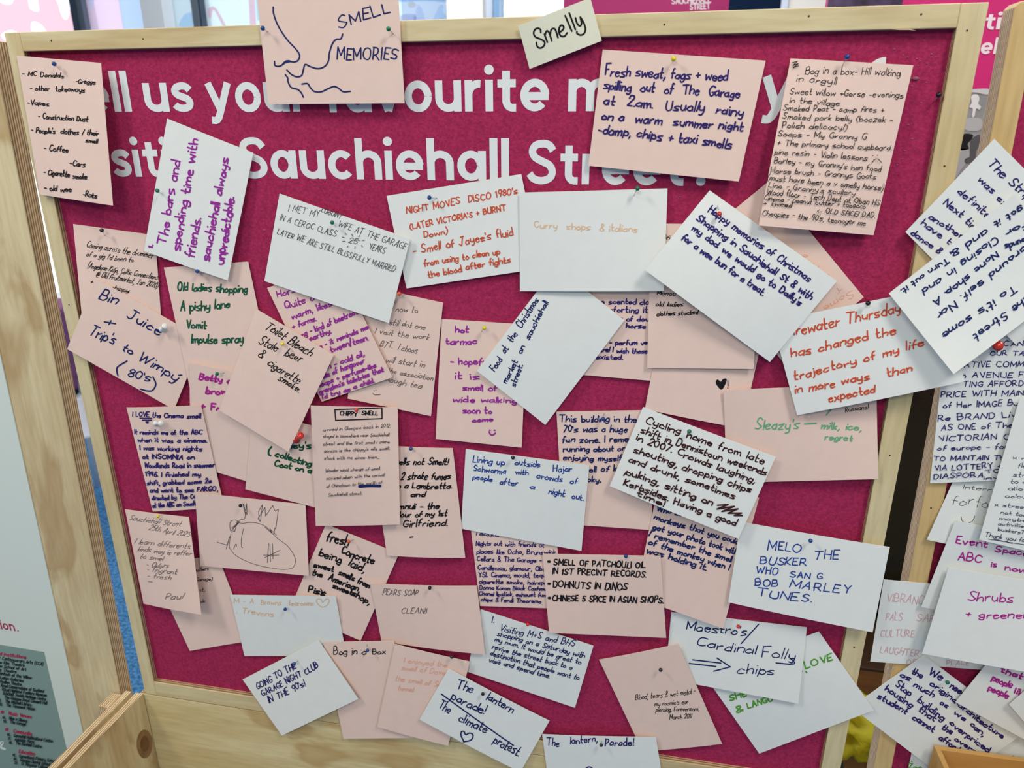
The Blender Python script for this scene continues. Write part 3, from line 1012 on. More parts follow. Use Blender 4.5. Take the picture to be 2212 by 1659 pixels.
Ib.build('directory_text', BLK, poster, plane_mapper(PY_L), 0.0003, label='black directory text')
Iw = Ink()
Iw.stroke(catmull([cp(18, *p) for p in ((-20, 1420), (30, 1400), (10, 1450), (50, 1470))]), 5)
Iw.build('map_shape', POSTER, poster, plane_mapper(PY_L), 0.0003, label='white map fragment')

# ------------------------------------------------------------------ low plywood divider running towards the viewer at the left corner
dz = 0.705
e0, e1 = floor_pt(309, 1498, dz), floor_pt(149, 1659, dz)
g0, g1 = floor_pt(303, 1480, dz), floor_pt(127.6, 1659, dz)
h0, h1 = floor_pt(300.7, 1461, dz), floor_pt(102.8, 1659, dz)


def on(a, b, y):
    k = (y - a[1]) / (b[1] - a[1])
    return a[0] + (b[0] - a[0]) * k


div = thing('divider_panel', 'pair of low plywood boards running forward from the left end of the magenta board', 'divider', (-0.73, -0.2, 0))
YE = -0.42
for nm, La, Lb, m in (('knotted_board', (g0, g1, 0.004), (e0, e1, 0.0), PLY_KNOT), ('plain_board', (h0, h1, 0.0), (g0, g1, -0.004), PLY_FACE)):
    bm = bmesh.new()
    pts = [(on(La[0], La[1], -0.001) + La[2], -0.001), (on(Lb[0], Lb[1], -0.001) + Lb[2], -0.001), (on(Lb[0], Lb[1], YE) + Lb[2], YE), (on(La[0], La[1], YE) + La[2], YE)]
    if nm == 'plain_board':
        pts[0] = (on(La[0], La[1], 0.02), -0.001)
    lo = [bm.verts.new((p[0], p[1], 0.0)) for p in pts]
    hi = [bm.verts.new((p[0], p[1], dz)) for p in pts]
    f = bm.faces.new(hi)
    f.material_index = 1
    bm.faces.new(lo[::-1])
    for i in range(4):
        s = bm.faces.new((lo[i], lo[(i + 1) % 4], hi[(i + 1) % 4], hi[i]))
        s.material_index = 0 if i in (1, 3) else 1
    bmesh.ops.recalc_face_normals(bm, faces=bm.faces[:])
    child(add_obj(nm, bm, [m, EDGE_X]), div)
# the knot in the board: rings let into the face
KN = mat('knot_brown', (150, 112, 70), 0.6, noise=(60, 0.25))
KC = mat('knot_core', (120, 82, 48), 0.6, noise=(80, 0.3))
kc = None
for i, (sc, m, nm) in enumerate(((1.0, KN, 'knot'), (0.55, KC, 'knot'))):
    ring = []
    for a in range(28):
        px, py = 312 + 17 * sc * math.cos(a * math.pi / 14), 1607 + 31 * sc * math.sin(a * math.pi / 14)
        r = ray(px, py)
        # meet the sloping face through e0-e1
        k = (e1[0] - e0[0]) / (e1[1] - e0[1])
        tt = (e0[0] - k * e0[1] - k * D_CAM) / (r[0] - k * r[1])
        yy = r[1] * tt - D_CAM
        yy = min(yy, -0.0015)
        ring.append((e0[0] + k * (yy - e0[1]) + 0.0003 + 0.0002 * i, yy, Z_CAM + r[2] * tt))
    bm = bmesh.new()
    bm.faces.new([bm.verts.new(p) for p in ring])
    child(add_obj(nm, bm, m), div)
b0, b1 = floor_pt(245, 1497, dz - 0.005), floor_pt(216, 1526, dz - 0.005)
bm = bmesh.new()
xr_ = on(h0, h1, (b0[1] + b1[1]) / 2) - 0.0008
box(bm, xr_ - 0.020, xr_, b1[1], min(b0[1], -0.004), 0.55, dz - 0.005, 0, 0, 0.0006)
o = add_obj('spacer_block', bm, EDGE_X)
child(o, div)

# ------------------------------------------------------------------ the second pin board on the right
TH = math.atan((0.3015 - 0.2846) / (1.5954 - 0.7667))
X0, Z0 = 0.2845, 1.600


def Q(u, v):
    return (X0 + u * math.cos(TH) + v * math.sin(TH), Z0 - v * math.cos(TH) + u * math.sin(TH))


T_R = 0.023
bw, bh, st = 0.97, 0.896, 0.0195
board2 = thing('notice_board', 'second magenta pin board in a pale wooden frame, cut off by the right edge', 'notice board', (0.77, 0.011, 0))
FR2 = [BIRCH_R, EDGE_R]
slab('frame_stile', [Q(0, 0.004), Q(0.004, 0), Q(st, 0), Q(st, bh), Q(0, bh)], 0, T_R, FR2, board2, 0.0008)
slab('frame_stile', [Q(bw - st, 0), Q(bw, 0), Q(bw, bh), Q(bw - st, bh)], 0, T_R, FR, board2, 0.0008)
slab('frame_rail', [Q(st, 0), Q(bw - st, 0), Q(bw - st, st), Q(st, st)], 0, T_R, FRH, board2, 0.0008)
slab('frame_rail', [Q(st, bh - 0.025), Q(bw - st, bh - 0.025), Q(bw - st, bh), Q(st, bh)], 0, T_R, FRH, board2, 0.0008)
slab('pin_panel', [Q(st, st), Q(bw - st, st), Q(bw - st, bh - 0.025), Q(st, bh - 0.025)], PY, 0.016, FELT, board2, label='magenta felt panel')
slab('kick_panel', [Q(0, bh + 0.002), Q(bw, bh + 0.002), (Q(bw, bh)[0] + 0.012, 0.0), (Q(0, bh)[0] + 0.014, 0.0)], 0.0006, T_R, [PLY_PANEL, EDGE_Y], board2, 0.0006)
nail(2011, 1097.5, board2)


def base_y(X, Z):
    """front of whatever board stands at (x, z)"""
    y = np.zeros_like(X)
    y[(X > XLi + 0.001) & (X < XRi - 0.001) & (Z > ZBi + 0.001) & (Z < ZTi - 0.001)] = PY
    u = (X - X0) * math.cos(TH) + (Z - Z0) * math.sin(TH)
    v = (X - X0) * math.sin(TH) - (Z - Z0) * math.cos(TH)
    y[(u > st + 0.001) & (v > st + 0.001) & (v < bh - 0.026)] = PY
    return y


# the little wooden tray fixed to the second board
ty = -0.012
tq = at(2017, 1609, ty)
tx0, tz1 = tq[0], tq[2]
tx1, tyf, tz0, tw = tx0 + 0.20, ty - 0.10, tz1 - 0.06, 0.006
tray = thing('tray', 'small open wooden tray fixed to the second board, at the lower right corner', 'tray', (tx0 + 0.1, ty, tz0))


def tpart(nm, *b):
    bm = bmesh.new()
    box(bm, *b, 0, 0, 0.0008)
    child(add_obj(nm, bm, TRAY_WOOD), tray)


tpart('back_panel', tx0, tx1, ty - tw, ty, tz0, tz1)
tpart('front_panel', tx0, tx1, tyf, tyf + tw, tz0, tz1)
tpart('side_panel', tx0, tx0 + tw, tyf + tw, ty - tw, tz0, tz1)
tpart('side_panel', tx1 - tw, tx1, tyf + tw, ty - tw, tz0, tz1)
tpart('bottom_panel', tx0 + tw, tx1 - tw, tyf + tw, ty - tw, tz0, tz0 + 0.005)
tpart('mounting_cleat', tx0 + 0.05, tx1 - 0.05, ty, 0.0075, tz0 + 0.005, tz0 + 0.03)


# ------------------------------------------------------------------ cards: stiff A6 cards pinned over one another
def homography(src):
    """photo quad -> unit square"""
    dst = [(0, 0), (1, 0), (1, 1), (0, 1)]
    A, b = [], []
    for (x, y), (u, v) in zip(src, dst):
        A.append([x, y, 1, 0, 0, 0, -u * x, -u * y])
        b.append(u)
        A.append([0, 0, 0, x, y, 1, -v * x, -v * y])
        b.append(v)
    h = np.linalg.solve(np.array(A, float), np.array(b, float))
    return np.append(h, 1).reshape(3, 3)


def happly(Hm, P):
    q = np.c_[P, np.ones(len(P))] @ Hm.T
    return q[:, :2] / q[:, 2:3]


THICK = 0.0004
CARDS = []


class Card:
    def __init__(self, quad, lifts, bend, axis):
        self.quad = [tuple(map(float, q)) for q in quad]
        self.Hp = homography(self.quad)
        self.bend, self.axis = bend, axis
        self.want = np.array(lifts) / 1000.0
        self.settle()

    def wts(self, uv):
        u, v = uv[:, 0], uv[:, 1]
        return np.c_[(1 - u) * (1 - v), u * (1 - v), u * v, (1 - u) * v]

    def corners(self):
        self.C = np.array([at(q[0], q[1], self.y[i]) for i, q in enumerate(self.quad)])
        self.Hw = homography([(c[0], c[2]) for c in self.C])

    def curl(self, uv):
        t = np.clip(uv[:, self.axis], 0, 1)
        return -self.bend * 4 * t * (1 - t)

    def surf(self, uv):
        P = self.wts(uv) @ self.C
        P[:, 1] += self.curl(uv)
        return P

    def y_at(self, X, Z):
        """front surface of this card over (x, z); nan outside"""
        uv = happly(self.Hw, np.c_[X, Z])
        out = self.surf(np.clip(uv, 0, 1))[:, 1]
        m = 0.003
        bad = (uv[:, 0] < -m) | (uv[:, 0] > 1 + m) | (uv[:, 1] < -m) | (uv[:, 1] > 1 + m)
        out[bad] = np.nan
        return out

    def settle(self):
        g = np.linspace(0, 1, 17)
        uv = np.array([(a, b) for a in g for b in g])
        self.y = np.full(4, PY) - 0.001
        self.corners()
        # start: resting height under each corner, plus the lift seen in the photo
        s = support(self.C[:, 0], self.C[:, 2])
        self.y = np.minimum(s - THICK - 0.0006, PY - 0.001) - self.want
        for it in range(160):
            self.corners()
            P = self.surf(uv)
            X, Z, Yv, UV = P[:, 0], P[:, 2], P[:, 1], uv
            xs, zs, us = [], [], []
            for c in CARDS:
                q = c.edge
                w = happly(self.Hw, q[:, [0, 2]])
                ok = (w[:, 0] > 0) & (w[:, 0] < 1) & (w[:, 1] > 0) & (w[:, 1] < 1)
                if ok.any():
                    us.append(w[ok])
            if us:
                UV = np.vstack([uv] + us)
                P = self.surf(UV)
                X, Z, Yv = P[:, 0], P[:, 2], P[:, 1]
            lim = support(X, Z) - THICK - 0.0007
            viol = Yv - lim
            i = int(np.argmax(viol))
            if viol[i] <= 1e-5:
                break
            w = self.wts(UV[i:i + 1])[0]
            self.y -= w * (viol[i] + 0.0001) / (w @ w)
        self.corners()
        e = np.linspace(0, 1, 25)
        ed = np.vstack([np.c_[e, 0 * e], np.c_[1 + 0 * e, e], np.c_[e, 1 + 0 * e], np.c_[0 * e, e], uv[::3]])
        self.edge = self.surf(ed)
        CARDS.append(self)

    def build(self, name, m):
        N = 16
        g = np.linspace(0, 1, N + 1)
        uv = np.array([(a, b) for b in g for a in g])
        P = self.surf(uv)
        o0 = P.mean(axis=0)
        back = P.copy()
        back[:, 1] += THICK
        V = np.vstack([P, back]) - o0
        n = (N + 1) ** 2
        F = []
        ix = lambda i, j: j * (N + 1) + i
        for j in range(N):
            for i in range(N):
                F.append((ix(i, j), ix(i, j + 1), ix(i + 1, j + 1), ix(i + 1, j)))
                F.append((n + ix(i, j), n + ix(i + 1, j), n + ix(i + 1, j + 1), n + ix(i, j + 1)))
        for i in range(N):
            for a, b in (((i, 0), (i + 1, 0)), ((i + 1, N), (i, N)), ((0, i + 1), (0, i)), ((N, i), (N, i + 1))):
                F.append((ix(*a), ix(*b), n + ix(*b), n + ix(*a)))
        me = bpy.data.meshes.new(name)
        me.from_pydata([tuple(v) for v in V], [], F)
        me.materials.append(m)
        bm = bmesh.new()
        bm.from_mesh(me)
        bmesh.ops.recalc_face_normals(bm, faces=bm.faces[:])
        bm.to_mesh(me)
        bm.free()
        o = bpy.data.objects.new(name, me)
        COL.objects.link(o)
        o.location = o0
        return o

    def mapper(self):
        return lambda V: self.surf(happly(self.Hp, V))


def support(X, Z):
    y = base_y(X, Z)
    for c in CARDS:
        s = c.y_at(X, Z)
        y = np.where(np.isnan(s), y, np.minimum(y, s))
    return y


def top_at(px, py):
    """foremost surface under a photo pixel"""
    y = PY
    for _ in range(6):
        p = at(px, py, y)
        y = float(support(np.array([p[0]]), np.array([p[2]]))[0])
    return y


COLORS = {'black': (24, 22, 26), 'navy': (26, 38, 96), 'indigo': (44, 30, 104), 'blue': (36, 66, 148), 'purple': (152, 44, 152), 'magenta': (172, 40, 140), 'green': (24, 88, 62), 'dgreen': (18, 78, 52),
          'orange': (206, 80, 48), 'paleorange': (228, 188, 148), 'peach': (232, 174, 148), 'palegreen': (104, 172, 130), 'lime': (84, 158, 52), 'pencil': (92, 84, 84), 'grey': (74, 70, 76), 'brown': (58, 26, 28),
          'rose': (212, 156, 162), 'slate': (66, 70, 96)}


def parse_pts(s):
    a = [float(v) for v in s.split()]
    return list(zip(a[::2], a[1::2]))


def make_cards(data, group):
    cur = None
    cards = []
    for ln in data.strip().split('\n'):
        ln = ln.strip()
        if not ln or ln[0] == '#':
            continue
        if ln[0] == '=':
            f = ln[1:].split('|')
            cur = dict(id=f[0].strip(), mat=f[1].strip(), quad=parse_pts(f[2]), lifts=[float(v) for v in f[3].split()], bend=float(f[4].split()[0]), axis=int(f[4].split()[1]), label=f[5].strip(), ink=[], slant=0.08, jit=1.0)
            cards.append(cur)
        else:
            cur['ink'].append(ln)
    for c in cards:
        card = Card(c['quad'], c['lifts'], c['bend'] / 1000.0, c['axis'])
        o = card.build('note_card', {'P': PINK, 'W': WHITE, 'C': CREAM}[c['mat']])
        tag(o, c['label'], 'note', group)
        c['card'], c['obj'] = card, o
        rng = random.Random(c['id'])
        inks = {}
        col, pen, slant, jit = 'black', 8.0, 0.08, 1.0
        for ln in c['ink']:
            f = ln.split('|')
            if f[0] == 'pen':          # pen|colour|width|slant|jitter
                col, pen = f[1], float(f[2])
                slant = float(f[3]) if len(f) > 3 else 0.08
                jit = float(f[4]) if len(f) > 4 else 1.0
                continue
            I = inks.setdefault(col, Ink())
            if f[0] in ('s', 'c', 'fill'):      # straight strokes, smooth strokes, filled shape
                k = int(f[1])
                w = float(f[3]) if len(f) > 3 else pen
                pts = [cp(k, *p) for p in parse_pts(f[2])]
                if f[0] == 'c':
                    I.stroke(catmull(pts, 6), w * CROP[k][2])
                elif f[0] == 's':
                    for a, b in zip(pts, pts[1:]):
                        I.stroke([a, b], w * CROP[k][2])
                else:
                    I.fill(catmull(pts + [pts[0]], 6)[:-1])
                continue
            k = int(f[0])
            a = [float(v) for v in f[1].split()]
            h = float(f[2])
            for s in text_strokes(f[3], cp(k, a[0], a[1]), cp(k, a[2], a[3]), h * CROP[k][2] * (0.87 if f[3].isupper() else 0.89), rng, slant, jit, 4 if h > 45 else 3):
                I.stroke(s, pen * CROP[k][2] * rng.uniform(0.82, 0.98))
        for col, I in inks.items():
            I.build('handwriting', ink(COLORS[col]), o, card.mapper(), label={'palegreen': 'pale green', 'paleorange': 'pale orange', 'dgreen': 'dark green', 'lime': 'bright green'}.get(col, col) + ' handwriting')
    return cards

DATA_RIGHT = r"""
=zoo|W|1975 1600 2185 1632 2155 1770 1945 1740|1 1 2 2|0 0|white card with a little green writing, behind the wooden tray
pen|lime|9
15|1290 1658 1400 1668|42|Zoo
s|15|1300 1605 1303 1610
s|15|1318 1602 1321 1607
=pings|W|2128 1545 2350 1590 2325 1735 2100 1690|1 1 2 2|0 0|white card with one black word end, at the right edge above the wooden tray
pen|black|10
15|2085 1577 2240 1607|44|pings
=vibrance|W|1909 1252 2238 1281 2205 1453 1880 1429|2 2 3 3|0 0|white card with faint rose capitals about vibrance and culture
pen|rose|5|0.15
15|1120 327 1460 357|72|VIBRANCE
15|1115 477 1250 482|68|PALS
15|1365 482 1560 497|62|SAFE
15|1070 607 1350 612|68|CULTURE
15|1065 737 1385 767|62|LAUGHTER
15|1285 832 1445 840|46|OPEN
15|1610 837 1790 840|42|PLACE
=inter|W|2100 948 2420 1003 2330 1235 2002 1166|2 2 4 4|0 0|white card with large looping grey letters and a smile
pen|grey|7|0.2
17|510 502 835 532|52|Interr
17|375 692 630 692|130|for
17|650 722 860 732|140|for
c|17|478 842 490 890 550 918 610 890 640 830
s|17|680 960 712 967
=acan|W|2045 715 2285 700 2258 1034 2009 1044|2 2 4 3|0 0|white card covered with bold indigo capitals about a brand and a lottery
pen|indigo|12|0.15
16|900 242 1228 237|58|ACAN
16|825 347 1228 342|52|OUR TA
16|520 482 1228 467|68|ATIVE COMM
16|480 602 1228 592|68|n AVENUE F
16|500 702 1228 692|68|TING AFFORD
16|240 822 1228 802|70|PRICE WITH MAIN
16|265 952 1160 922|72|of Her IMAGE Bu
16|200 1107 1140 1062|74|Re BRAND Liv
16|240 1222 1100 1187|74|AS ONE of The
16|220 1357 1080 1332|78|VICTORIAN Ci
16|200 1472 1040 1452|74|of europe - for
17|150 167 1000 152|66|TO MAINTAIN TH
17|160 292 960 262|76|VIA LOTTERY +
17|150 402 745 377|68|DIASPORA
17|775 327 940 317|48|TO
17|750 412 930 405|44|inv
=event|W|2064 1124 2384 1190 2310 1378 1990 1311|3 3 4 5|0 0|white card with thick magenta words about an event space
pen|magenta|18|0.1
17|415 1172 795 1222|98|Event
17|885 1272 1290 1325|90|Space
17|445 1367 720 1402|98|ABC
17|845 1442 910 1447|74|is
17|1010 1482 1270 1525|74|now
=street|W|2203 860 2430 885 2345 1218 2115 1166|4 4 6 9|1 0|white card with slate blue writing about the street and buskers, on the right edge
pen|slate|8|0.2
17|1100 127 1240 132|46|x n
17|1150 227 1300 232|64|flea
17|1095 332 1300 337|58|stre
17|1065 412 1300 417|58|to de
17|1040 497 1300 502|54|allow
17|1005 587 1290 597|54|colour
17|880 702 1250 722|54|x street
17|945 792 1240 817|48|not too
17|925 867 1240 887|48|maybe
17|910 937 1250 957|48|activities
17|905 1007 1200 1042|54|buskers?
17|755 1092 1240 1147|66|Thank you for
s|17|790 1120 1240 1182
s|17|850 1115 1065 1165
=need|W|1996 1415 2215 1581 2058 1694 1839 1528|2 2 4 3|0 0|tilted white card with indigo writing about housing for students
pen|indigo|12|0.05
15|1450 902 1555 957|64|We
15|1620 1012 1730 1085|62|need
15|1320 897 1400 942|58|the
15|1465 992 1680 1145|52|original
15|1235 922 1305 957|46|as
15|1335 1002 1490 1092|52|much
15|1545 1142 1600 1172|46|as
15|1655 1222 1745 1277|46|we
15|1785 1312 1890 1400|52|can,
15|1190 1002 1310 1077|64|Stop
15|1365 1122 1570 1277|58|building
15|1620 1302 1930 1532|52|overpriced
15|1110 1032 1320 1172|58|housing
15|1375 1192 1500 1282|58|that
15|1560 1332 1635 1382|52|the
15|1660 1432 1830 1537|46|overp
15|1050 1092 1275 1222|54|student
15|1325 1262 1490 1367|54|cannot
15|1535 1422 1690 1520|52|afford
15|1690 1160 2040 1422|46|architecture
=people|W|2214 1331 2504 1488 2354 1674 2064 1517|3 4 5 5|0 0|tilted white card with thick magenta words about people
pen|magenta|14|0.1
15|2030 882 2200 940|48|that
15|1960 947 2115 1012|62|people
15|1930 1027 2085 1092|62|people
15|2140 1050 2260 1100|50|like
=corner|W|2330 1390 2460 1540 2310 1672 2180 1522|3 3 5 6|0 0|blank corner of a white card lying over the magenta people card at the right edge
=shrubs|W|2049 1226 2380 1277 2330 1470 1992 1412|5 6 10 14|1 0|white card with purple words about shrubs and greenery
pen|magenta|11|0.15
15|1765 312 2120 322|80|Shrubs
15|1745 442 2300 455|66|+ greenery
"""

